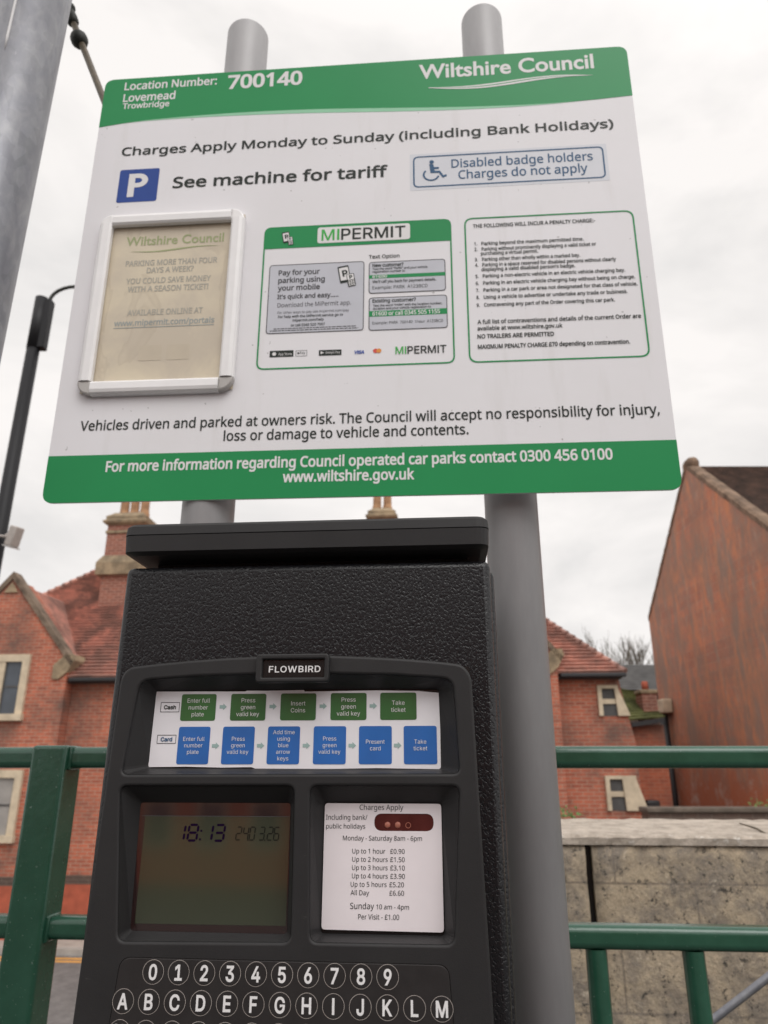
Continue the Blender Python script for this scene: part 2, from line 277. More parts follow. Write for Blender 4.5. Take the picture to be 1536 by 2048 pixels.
# ---------------------------------------------------------------- letter shapes: character|advance|outlines, capitals 700 units high
NOTO = r''' |255|
!|264|104 197 79 700 184 700 160 197/131 -14 108 -10 88 2 75 23 71 53 75 84 88 104 108 115 131 119 154 115 174 104 188 84 192 53 188 23 174 2 154 -10
"|400|263 447 243 700 336 700 317 447/83 447 64 700 157 700 137 447
'|221|83 447 64 700 157 700 137 447
(|294|183 -155 119 -63 74 41 48 152 39 269 48 386 74 500 119 605 183 700 265 700 205 603 161 497 135 385 126 270 135 157 161 47 204 -58 264 -155
)|294|30 -155 90 -58 133 47 159 157 168 270 159 385 133 497 90 603 29 700 111 700 175 605 220 500 246 386 255 269 246 152 220 41 175 -63 111 -155
,|263|40 -126 68 -4 89 114 181 114 188 103 151 -11 104 -126
-|316|39 225 39 301 276 301 276 225
.|263|130 -14 108 -10 88 2 75 23 71 53 75 84 88 104 108 115 130 119 154 115 174 104 188 84 192 53 188 23 174 2 154 -10
/|365|10 0 271 700 355 700 94 0
0|561|279 -10 224 -4 176 14 136 44 104 86 80 138 62 200 52 271 48 351 54 456 71 545 101 616 145 668 204 700 279 711 334 705 382 687 422 658 455 616 480 564 498 503 509 432 513 351 507 246 489 157 459 86 415 33 355 1/279 64 316 68 347 81 372 104 392 135 417 224 425 351 417 476 392 566 372 597 347 619 316 633 279 637 243 633 212 619 186 597 167 566 143 476 134 351 143 225 167 135 186 104 212 82 243 68
1|561|264 0 264 489 265 557 268 610 239 584 207 556 132 495 87 553 276 700 348 700 348 0
2|561|47 0 47 72 230 257 320 351 351 392 375 432 388 473 393 519 385 569 359 606 319 629 270 636 222 632 180 619 141 598 101 570 55 627 99 659 150 686 206 704 270 710 316 707 357 697 394 682 425 660 449 633 467 601 478 565 481 524 476 470 459 421 432 374 396 326 302 226 156 82 156 78 510 78 510 0
3|561|236 -10 183 -8 134 -1 88 10 44 28 44 109 90 90 139 75 189 66 237 63 318 72 373 100 404 143 415 201 411 232 402 257 386 279 363 296 301 317 219 325 151 325 151 398 220 398 295 407 350 434 384 476 395 530 387 576 361 609 320 630 268 637 215 633 171 621 91 578 48 637 90 665 141 688 200 704 267 710 318 707 362 698 400 682 430 661 453 635 470 605 480 572 483 536 474 473 444 424 398 389 338 369 338 365 412 347 464 312 495 262 505 199 498 142 476 91 440 48 389 17 321 -3
4|561|356 0 356 159 21 159 21 232 350 704 439 704 439 236 541 236 541 159 439 159 439 0/105 236 356 236 356 457 357 544 361 612 357 612 337 572 315 535
5|561|243 -10 191 -7 142 0 98 12 62 28 62 110 101 91 148 76 197 67 244 64 314 73 369 100 390 121 405 147 414 179 417 215 406 275 375 320 320 348 241 357 178 352 122 342 78 370 105 700 456 700 456 622 178 622 162 419 207 425 270 429 321 426 366 416 407 399 441 375 469 346 489 311 501 270 505 224 501 172 488 126 466 86 436 52 398 25 353 6 302 -6
6|561|292 -10 229 -1 172 24 123 66 86 125 62 203 54 299 57 374 67 448 86 517 115 580 157 633 213 675 285 701 375 710 420 708 461 701 461 627 421 636 376 639 314 634 264 617 223 590 193 555 170 513 155 465 145 412 140 356 146 356 173 388 209 414 255 432 312 438 355 435 394 424 429 407 459 383 483 352 501 316 511 274 515 225 511 174 500 127 481 87 454 53 422 25 384 6 341 -6/291 63 347 73 391 102 420 153 429 225 421 285 396 331 353 361 294 371 251 366 214 351 183 330 160 303 146 273 141 242 145 200 158 158 179 120 208 90 245 69
7|561|133 0 421 622 43 622 43 700 513 700 513 633 228 0
8|561|282 -10 229 -7 183 3 142 18 109 40 82 67 63 99 52 136 48 178 53 223 68 262 92 295 122 323 156 346 193 366 146 398 106 437 80 484 71 543 77 593 98 634 130 666 173 690 223 705 279 710 363 699 430 667 456 643 475 614 486 580 489 542 485 503 471 469 450 439 423 413 356 371 434 324 466 296 491 264 506 226 512 181 508 140 496 102 477 70 450 42 416 19 377 3 332 -7/283 404 330 428 369 456 395 492 404 539 395 582 370 614 330 634 278 640 229 634 190 614 164 582 155 539 159 506 172 478 192 456 219 437/280 59 344 67 390 93 418 131 427 180 417 227 387 265 340 297 280 325 265 330 208 301 166 267 141 227 132 177 141 131 169 93 215 67
9|561|188 -10 143 -7 100 0 100 74 141 64 186 61 249 66 300 83 340 110 371 145 393 187 409 235 418 288 423 343 417 343 390 312 354 286 308 268 250 262 207 265 169 276 134 293 104 317 80 348 63 384 52 426 49 474 56 542 77 600 110 647 155 681 209 703 273 710 336 701 393 676 441 634 478 574 502 497 510 401 506 326 497 252 478 183 449 120 407 67 350 25 278 -1/269 329 313 334 350 349 381 370 403 397 418 427 423 458 418 500 406 541 385 579 356 610 318 630 273 637 217 627 173 597 144 546 134 475 143 414 167 368 209 339
:|263|130 406 108 410 88 422 75 442 71 473 75 504 88 525 108 536 130 539 154 536 174 525 188 504 192 473 188 442 174 422 154 410/130 -14 108 -10 88 2 75 23 71 53 75 84 88 104 108 115 130 119 154 115 174 104 188 84 192 53 188 23 174 2 154 -10
?|425|137 197 137 224 145 288 155 314 170 339 220 390 279 444 297 465 309 486 315 509 318 536 310 578 287 609 250 628 199 634 154 631 114 622 42 593 12 662 53 681 99 696 149 706 205 710 249 707 287 698 321 684 349 664 371 639 387 609 397 576 400 538 396 497 386 463 369 434 346 406 284 351 234 303 220 282 212 262 206 214 206 197/175 -14 151 -10 132 2 119 23 115 53 119 84 132 104 151 115 175 119 198 115 218 104 231 84 235 53 231 23 218 2 198 -10
A|626|0 0 274 703 353 703 625 0 534 0 450 217 173 217 89 0/202 295 424 295 345 507 335 535 322 578 312 612 296 552 281 507
B|637|95 0 95 700 295 700 410 690 494 661 523 638 544 608 557 571 561 526 552 470 526 424 485 391 427 372 427 367 469 357 507 341 539 319 564 288 579 249 584 199 580 154 568 115 548 81 519 52 484 29 442 13 395 3 341 0/183 402 313 402 389 409 436 431 461 467 470 517 459 566 429 600 376 618 299 625 183 625/183 75 325 75 403 84 454 111 481 153 490 206 481 256 452 295 400 320 318 328 183 328
C|620|381 -10 283 1 203 34 140 88 96 160 69 248 60 351 69 451 99 538 146 610 213 664 296 698 396 710 500 700 589 669 554 594 482 621 440 629 395 632 342 628 294 613 253 590 218 557 189 516 169 467 157 412 153 350 157 288 168 233 187 185 213 144 247 110 289 87 338 72 394 68 481 75 562 95 562 19 481 -3
D|716|95 0 95 700 311 700 410 690 494 661 563 612 614 546 645 460 656 357 650 274 632 201 602 140 559 90 506 50 444 22 372 6 290 0/183 75 278 75 403 93 492 145 545 232 563 354 558 419 545 475 524 522 494 559 455 588 410 608 358 620 298 625 183 625
E|545|95 0 95 700 486 700 486 623 183 623 183 404 469 404 469 327 183 327 183 77 486 77 486 0
F|509|95 0 95 700 486 700 486 623 183 623 183 375 468 375 468 297 183 297 183 0
G|714|395 -10 295 1 212 34 146 87 99 158 69 247 60 350 71 452 103 540 156 612 227 665 316 699 423 710 480 707 534 699 584 686 631 669 598 592 514 621 467 629 418 632 358 628 306 613 261 590 222 557 191 516 169 467 156 412 152 350 159 271 179 202 214 145 264 102 331 76 416 67 494 72 553 83 553 291 399 291 399 370 641 370 641 26 584 10 526 -1 465 -8
H|726|95 0 95 700 183 700 183 404 542 404 542 700 630 700 630 0 542 0 542 326 183 326 183 0
I|332|39 0 39 51 122 70 122 629 39 649 39 700 292 700 292 649 210 629 210 70 292 51 292 0
J|268|-4 -186 -45 -183 -76 -174 -76 -99 -43 -106 -6 -109 18 -106 41 -99 61 -86 76 -65 87 -35 90 4 90 700 178 700 178 11 175 -36 166 -77 150 -111 128 -138 101 -159 70 -174 35 -183
K|607|95 0 95 700 183 700 183 355 244 422 304 488 493 700 596 700 319 395 607 0 503 0 255 334 183 272 183 0
L|514|95 0 95 700 183 700 183 78 489 78 489 0
M|889|95 0 95 700 225 700 441 126 445 126 665 700 794 700 794 0 707 0 707 430 709 531 714 613 710 613 476 0 404 0 174 614 170 614 175 532 176 425 176 0
N|745|95 0 95 700 197 700 571 121 575 121 572 168 569 236 568 305 568 700 650 700 650 0 547 0 173 581 169 581 174 496 176 391 176 0
O|766|383 -10 331 -7 284 1 241 16 202 35 140 89 95 162 69 250 60 352 69 453 95 540 140 612 202 666 241 685 284 700 332 708 384 711 481 700 561 666 624 612 669 541 697 453 706 351 697 249 669 161 624 89 561 35 481 1/383 67 439 71 487 86 526 109 558 143 582 184 599 233 609 288 613 351 609 414 599 469 582 517 558 558 526 591 487 615 440 629 384 633 329 629 281 615 241 591 209 558 185 517 167 469 156 414 153 351 156 288 167 233 184 184 209 143 241 109 280 86 328 71
P|593|95 0 95 700 280 700 344 697 399 687 444 670 480 646 508 616 527 581 539 540 543 494 537 438 517 386 482 340 430 304 358 280 264 273 183 273 183 0/183 348 254 348 341 356 403 380 424 399 440 424 449 454 452 490 449 522 441 549 428 572 409 591 353 616 273 625 183 625
Q|766|543 -167 408 -9 394 -10 383 -10 331 -7 284 1 241 16 202 35 140 89 95 162 69 250 60 352 69 453 95 540 140 612 202 666 241 685 284 700 332 708 384 711 481 700 561 666 624 612 669 541 697 453 706 351 703 289 693 232 677 180 654 132 626 91 591 56 549 28 502 8 670 -167/383 67 439 71 487 86 526 109 558 143 582 184 599 233 609 288 613 351 609 414 599 469 582 517 558 558 526 591 487 615 440 629 384 633 329 629 281 615 241 591 209 558 185 517 167 469 156 414 153 351 156 288 167 233 184 184 209 143 241 109 280 86 328 71
R|610|95 0 95 700 288 700 349 697 402 688 445 672 481 650 508 623 528 588 539 548 543 501 538 450 523 408 499 374 470 349 437 329 403 314 595 0 492 0 323 289 183 289 183 0/183 364 288 364 362 372 413 398 442 439 452 497 449 529 442 556 429 578 411 595 358 616 283 624 183 624
S|538|242 -10 186 -8 133 -1 88 10 50 24 50 108 138 79 191 70 246 67 315 74 364 97 394 133 404 179 400 211 389 237 369 260 339 281 239 324 161 360 104 403 84 429 70 459 62 493 59 531 66 583 87 627 121 662 166 688 220 704 282 710 338 707 388 699 434 687 475 671 448 595 369 622 326 630 280 632 223 625 181 604 156 572 148 530 152 498 163 472 182 449 211 429 301 389 358 366 405 341 443 312 470 278 487 238 492 187 488 143 475 104 454 71 425 42 388 19 345 3 297 -7
T|545|228 0 228 623 10 623 10 700 534 700 534 623 317 623 317 0
U|717|355 -10 294 -5 240 8 194 30 156 61 127 100 105 144 92 194 88 249 88 700 176 700 176 246 179 206 188 170 202 140 222 114 248 93 279 78 317 70 360 67 404 70 442 79 473 95 498 117 530 175 540 247 540 700 627 700 627 247 620 178 598 116 561 64 508 24 440 -1
V|588|250 0 0 700 92 700 250 251 276 170 294 98 312 171 338 253 495 700 588 700 338 0
W|912|197 0 12 700 104 700 213 273 233 185 246 106 261 189 283 277 407 700 498 700 626 275 650 185 665 106 678 185 699 274 807 700 899 700 713 0 624 0 487 459 472 516 459 566 452 597 442 543 419 456 286 0
X|575|4 0 236 365 19 700 117 700 288 425 461 700 554 700 337 367 571 0 471 0 285 304 97 0
Y|555|233 0 233 268 0 700 96 700 277 356 460 700 555 700 322 272 322 0
Z|561|37 0 37 67 406 622 49 622 49 700 513 700 513 633 144 78 523 78 523 0
a|550|211 -10 145 0 92 28 72 49 57 76 48 109 45 146 49 183 61 216 80 244 107 267 142 286 185 300 237 309 297 314 386 317 386 348 379 404 358 439 324 458 277 465 237 462 199 452 129 425 103 489 140 506 184 521 232 531 282 534 327 532 366 524 398 511 425 492 445 468 459 438 468 401 471 358 471 0 408 0 391 75 387 75 352 37 315 11 270 -5/230 60 291 69 341 97 360 117 374 143 383 174 385 210 385 257 308 254 225 244 172 223 144 189 134 145 141 107 161 80 192 65
b|603|332 -10 276 -4 231 13 196 38 170 67 163 67 145 0 83 0 83 745 170 745 170 564 168 501 165 456 170 456 196 487 231 512 276 529 332 534 379 530 421 517 458 496 490 466 516 428 534 381 545 326 549 263 545 199 534 144 515 97 489 59 457 29 420 7 379 -6/320 62 353 65 381 75 405 91 425 114 451 177 460 264 451 351 424 413 380 450 318 463 279 460 247 451 221 436 202 415 178 353 170 266 170 262 178 176 201 113 221 91 247 75 280 65
c|471|294 -10 228 -3 170 19 122 55 85 107 62 175 54 260 62 348 86 418 124 470 174 507 233 528 300 535 377 527 438 507 412 435 357 452 298 460 230 447 182 410 153 348 143 261 153 177 181 115 202 93 228 77 258 68 293 65 334 67 369 74 429 95 429 19 371 -2
d|603|270 -10 223 -6 181 7 145 29 113 58 87 97 69 143 58 198 54 262 58 325 69 381 87 427 113 466 145 496 182 518 224 531 271 535 326 530 370 513 405 488 433 458 439 458 436 496 433 535 433 745 520 745 520 0 450 0 437 71 433 71 406 40 371 14 326 -4/283 62 322 65 354 73 380 87 400 107 426 165 434 245 434 261 426 347 402 411 382 434 356 451 323 460 282 464 250 460 221 450 198 433 178 408 152 344 143 260 152 176 178 114 198 91 222 75 250 65
e|553|307 -10 237 -2 175 21 124 58 86 111 62 178 54 259 61 339 83 407 118 462 164 502 221 527 286 535 349 528 402 506 445 470 477 423 496 365 503 298 503 246 143 246 147 204 156 168 170 136 189 110 213 90 241 75 274 67 311 64 358 66 400 73 479 100 479 25 400 -1 357 -8/145 315 413 315 405 375 382 423 342 454 285 465 230 455 188 425 159 378
f|337|107 0 107 459 15 459 15 499 107 528 107 559 110 606 118 646 132 680 152 705 177 725 206 739 239 747 277 750 335 745 379 732 357 665 321 675 278 679 241 672 214 650 198 613 193 560 193 525 325 525 325 459 193 459 193 0
g|603|284 -235 179 -227 95 -202 95 -123 182 -153 289 -164 350 -154 396 -124 425 -77 434 -16 434 5 435 39 437 70 433 70 403 35 366 10 322 -5 271 -10 222 -5 180 8 143 30 111 62 86 101 68 148 58 201 54 262 58 321 68 374 86 421 111 461 143 494 180 517 222 531 270 535 319 530 363 516 402 491 434 456 439 456 451 525 520 525 520 -9 516 -62 505 -108 487 -147 462 -178 430 -203 389 -221 341 -232/283 61 320 63 352 71 378 85 399 103 426 159 435 241 435 262 426 354 398 416 377 437 350 451 318 460 281 463 250 459 223 450 199 433 179 410 152 347 143 261 152 175 179 112 199 90 223 74 251 64
h|606|83 0 83 745 170 745 170 526 165 453 171 453 201 488 240 514 285 529 334 534 379 531 418 523 451 509 478 489 499 462 514 429 523 389 526 342 526 0 441 0 441 336 434 392 412 431 375 455 324 463 283 460 249 450 222 435 202 413 178 353 170 272 170 0
i|253|127 613 108 616 91 626 80 644 76 668 80 692 91 709 108 719 127 723 146 719 162 709 174 692 177 668 174 644 162 626 146 616/83 0 83 525 170 525 170 0
j|253|127 613 108 616 91 626 80 644 76 668 80 692 91 709 108 719 127 723 146 719 162 709 174 692 177 668 174 644 162 626 146 616/22 -235 -22 -232 -54 -224 -54 -154 -24 -161 11 -164 39 -159 63 -147 78 -122 83 -81 83 525 170 525 170 -78 161 -144 134 -194 114 -212 88 -225 58 -233
k|524|83 0 83 745 169 745 169 356 168 315 165 271 169 271 186 293 210 323 231 348 399 525 500 525 287 301 515 0 411 0 228 245 169 193 169 0
l|253|83 0 83 745 170 745 170 0
m|917|83 0 83 525 153 525 166 454 171 454 199 490 237 515 280 530 325 535 382 530 427 513 462 486 486 447 491 447 522 486 563 514 610 530 660 535 702 532 738 524 768 510 793 490 812 463 826 430 834 390 837 342 837 0 752 0 752 338 745 393 725 432 692 455 645 463 610 460 580 452 555 438 536 419 511 364 503 290 503 0 418 0 418 338 411 393 391 432 357 455 310 463 273 460 243 450 218 435 200 414 177 354 170 273 170 0
n|606|83 0 83 525 153 525 166 454 171 454 201 490 241 515 288 530 336 535 380 532 419 524 452 510 478 490 499 463 514 430 523 390 526 342 526 0 441 0 441 336 434 392 412 431 375 455 324 463 283 460 250 450 223 435 203 414 178 354 170 273 170 0
o|593|295 -10 229 -2 171 22 122 61 85 115 62 183 54 264 58 325 70 379 91 426 120 465 155 496 197 518 245 531 298 535 365 527 424 503 473 464 509 411 532 344 540 264 536 202 524 148 503 101 474 62 438 30 396 8 349 -5/297 62 334 65 366 75 392 92 414 116 442 180 451 264 442 347 414 410 392 433 366 450 334 459 296 463 259 459 227 450 200 433 179 410 152 347 143 264 152 180 180 116 201 92 228 75 260 65
p|603|83 -235 83 525 154 525 166 454 170 454 197 486 231 512 276 529 333 535 380 531 421 518 458 497 490 468 516 430 534 383 545 328 549 264 545 201 534 146 516 99 490 60 458 29 421 8 379 -5 332 -10 277 -4 232 13 196 38 170 67 164 67 168 25 170 -20 170 -235/320 62 363 68 399 88 425 119 445 160 456 209 460 265 451 346 425 409 405 432 381 449 352 459 318 463 280 460 249 451 224 437 204 418 179 361 170 280 170 264 178 178 201 114 221 91 247 75 280 65
q|603|433 -235 433 -11 434 30 438 71 432 71 406 40 370 14 325 -4 268 -10 222 -6 181 7 145 29 113 58 87 97 69 143 58 198 54 262 58 325 69 381 88 427 114 466 147 496 183 518 225 531 271 535 327 529 372 512 407 486 434 454 438 454 451 525 520 525 520 -235/284 62 322 65 354 73 380 87 400 106 425 163 434 243 434 261 426 349 401 412 381 435 355 451 322 461 282 464 249 460 221 450 197 433 177 408 152 344 143 260 152 177 178 114 198 91 222 75 251 65
r|405|83 0 83 525 154 525 164 429 168 429 197 470 233 504 277 527 328 535 360 534 390 529 379 450 351 455 323 457 284 451 247 435 215 408 191 373 175 330 170 280 170 0
s|470|216 -10 165 -8 121 -1 84 10 51 24 51 102 127 73 172 63 218 60 274 65 313 81 335 106 342 137 339 156 331 173 316 188 293 204 213 239 125 278 93 300 70 325 55 357 50 396 53 428 64 455 81 479 104 499 167 526 247 535 294 533 337 526 415 500 385 431 316 455 279 462 241 465 194 460 160 448 139 427 132 401 136 381 145 364 162 349 188 335 268 301 353 262 384 240 407 215 421 184 425 145 422 109 411 78 394 51 369 29 302 0
t|354|244 -10 205 -6 168 4 137 24 112 54 96 96 90 153 90 459 16 459 16 500 91 534 125 646 176 646 176 525 328 525 328 459 176 459 176 155 182 113 200 84 226 67 259 61 299 64 332 72 332 6 293 -5
u|606|269 -10 224 -7 185 2 152 16 125 36 104 62 89 95 80 135 77 181 77 525 165 525 165 187 172 132 194 93 230 70 281 62 322 65 355 74 382 89 402 111 428 171 436 252 436 525 523 525 523 0 452 0 439 70 435 70 405 34 365 9 318 -5
v|498|199 0 0 525 92 525 204 216 221 168 236 117 246 76 250 76 261 118 278 169 294 216 406 525 498 525 298 0
w|771|155 1 11 526 100 526 173 246 193 161 207 89 211 89 220 130 232 182 246 230 339 526 433 526 524 230 545 158 559 90 563 90 576 158 598 246 672 526 760 526 614 1 513 1 423 297 400 376 386 436 382 436 370 376 347 296 253 1
x|519|18 0 208 269 26 525 125 525 260 327 394 525 491 525 310 269 501 0 403 0 260 210 115 0
y|500|82 -235 41 -233 11 -227 11 -159 37 -163 69 -165 109 -158 141 -139 166 -110 185 -72 213 -2 1 525 93 525 207 226 233 151 251 83 255 83 273 148 300 227 407 525 500 525 274 -73 242 -139 202 -191 179 -210 151 -224 119 -233
z|461|38 0 38 57 321 459 55 459 55 525 416 525 416 461 137 67 423 67 423 0
£|584|50 56 50 78 86 84 110 102 124 131 127 172 117 493 122 552 141 604 172 648 215 681 268 702 329 709 381 704 427 687 466 660 498 625 521 581 533 530 452 519 438 565 412 601 376 624 330 631 289 627 256 613 231 592 213 565 203 532 201 496 211 175 209 146 200 122 186 103 169 87 127 67 84 58/50 0 50 78 414 78 433 80 445 87 452 99 454 117 454 147 533 147 533 125 526 70 504 31 467 8 412 0/50 315 50 385 428 385 428 315'''
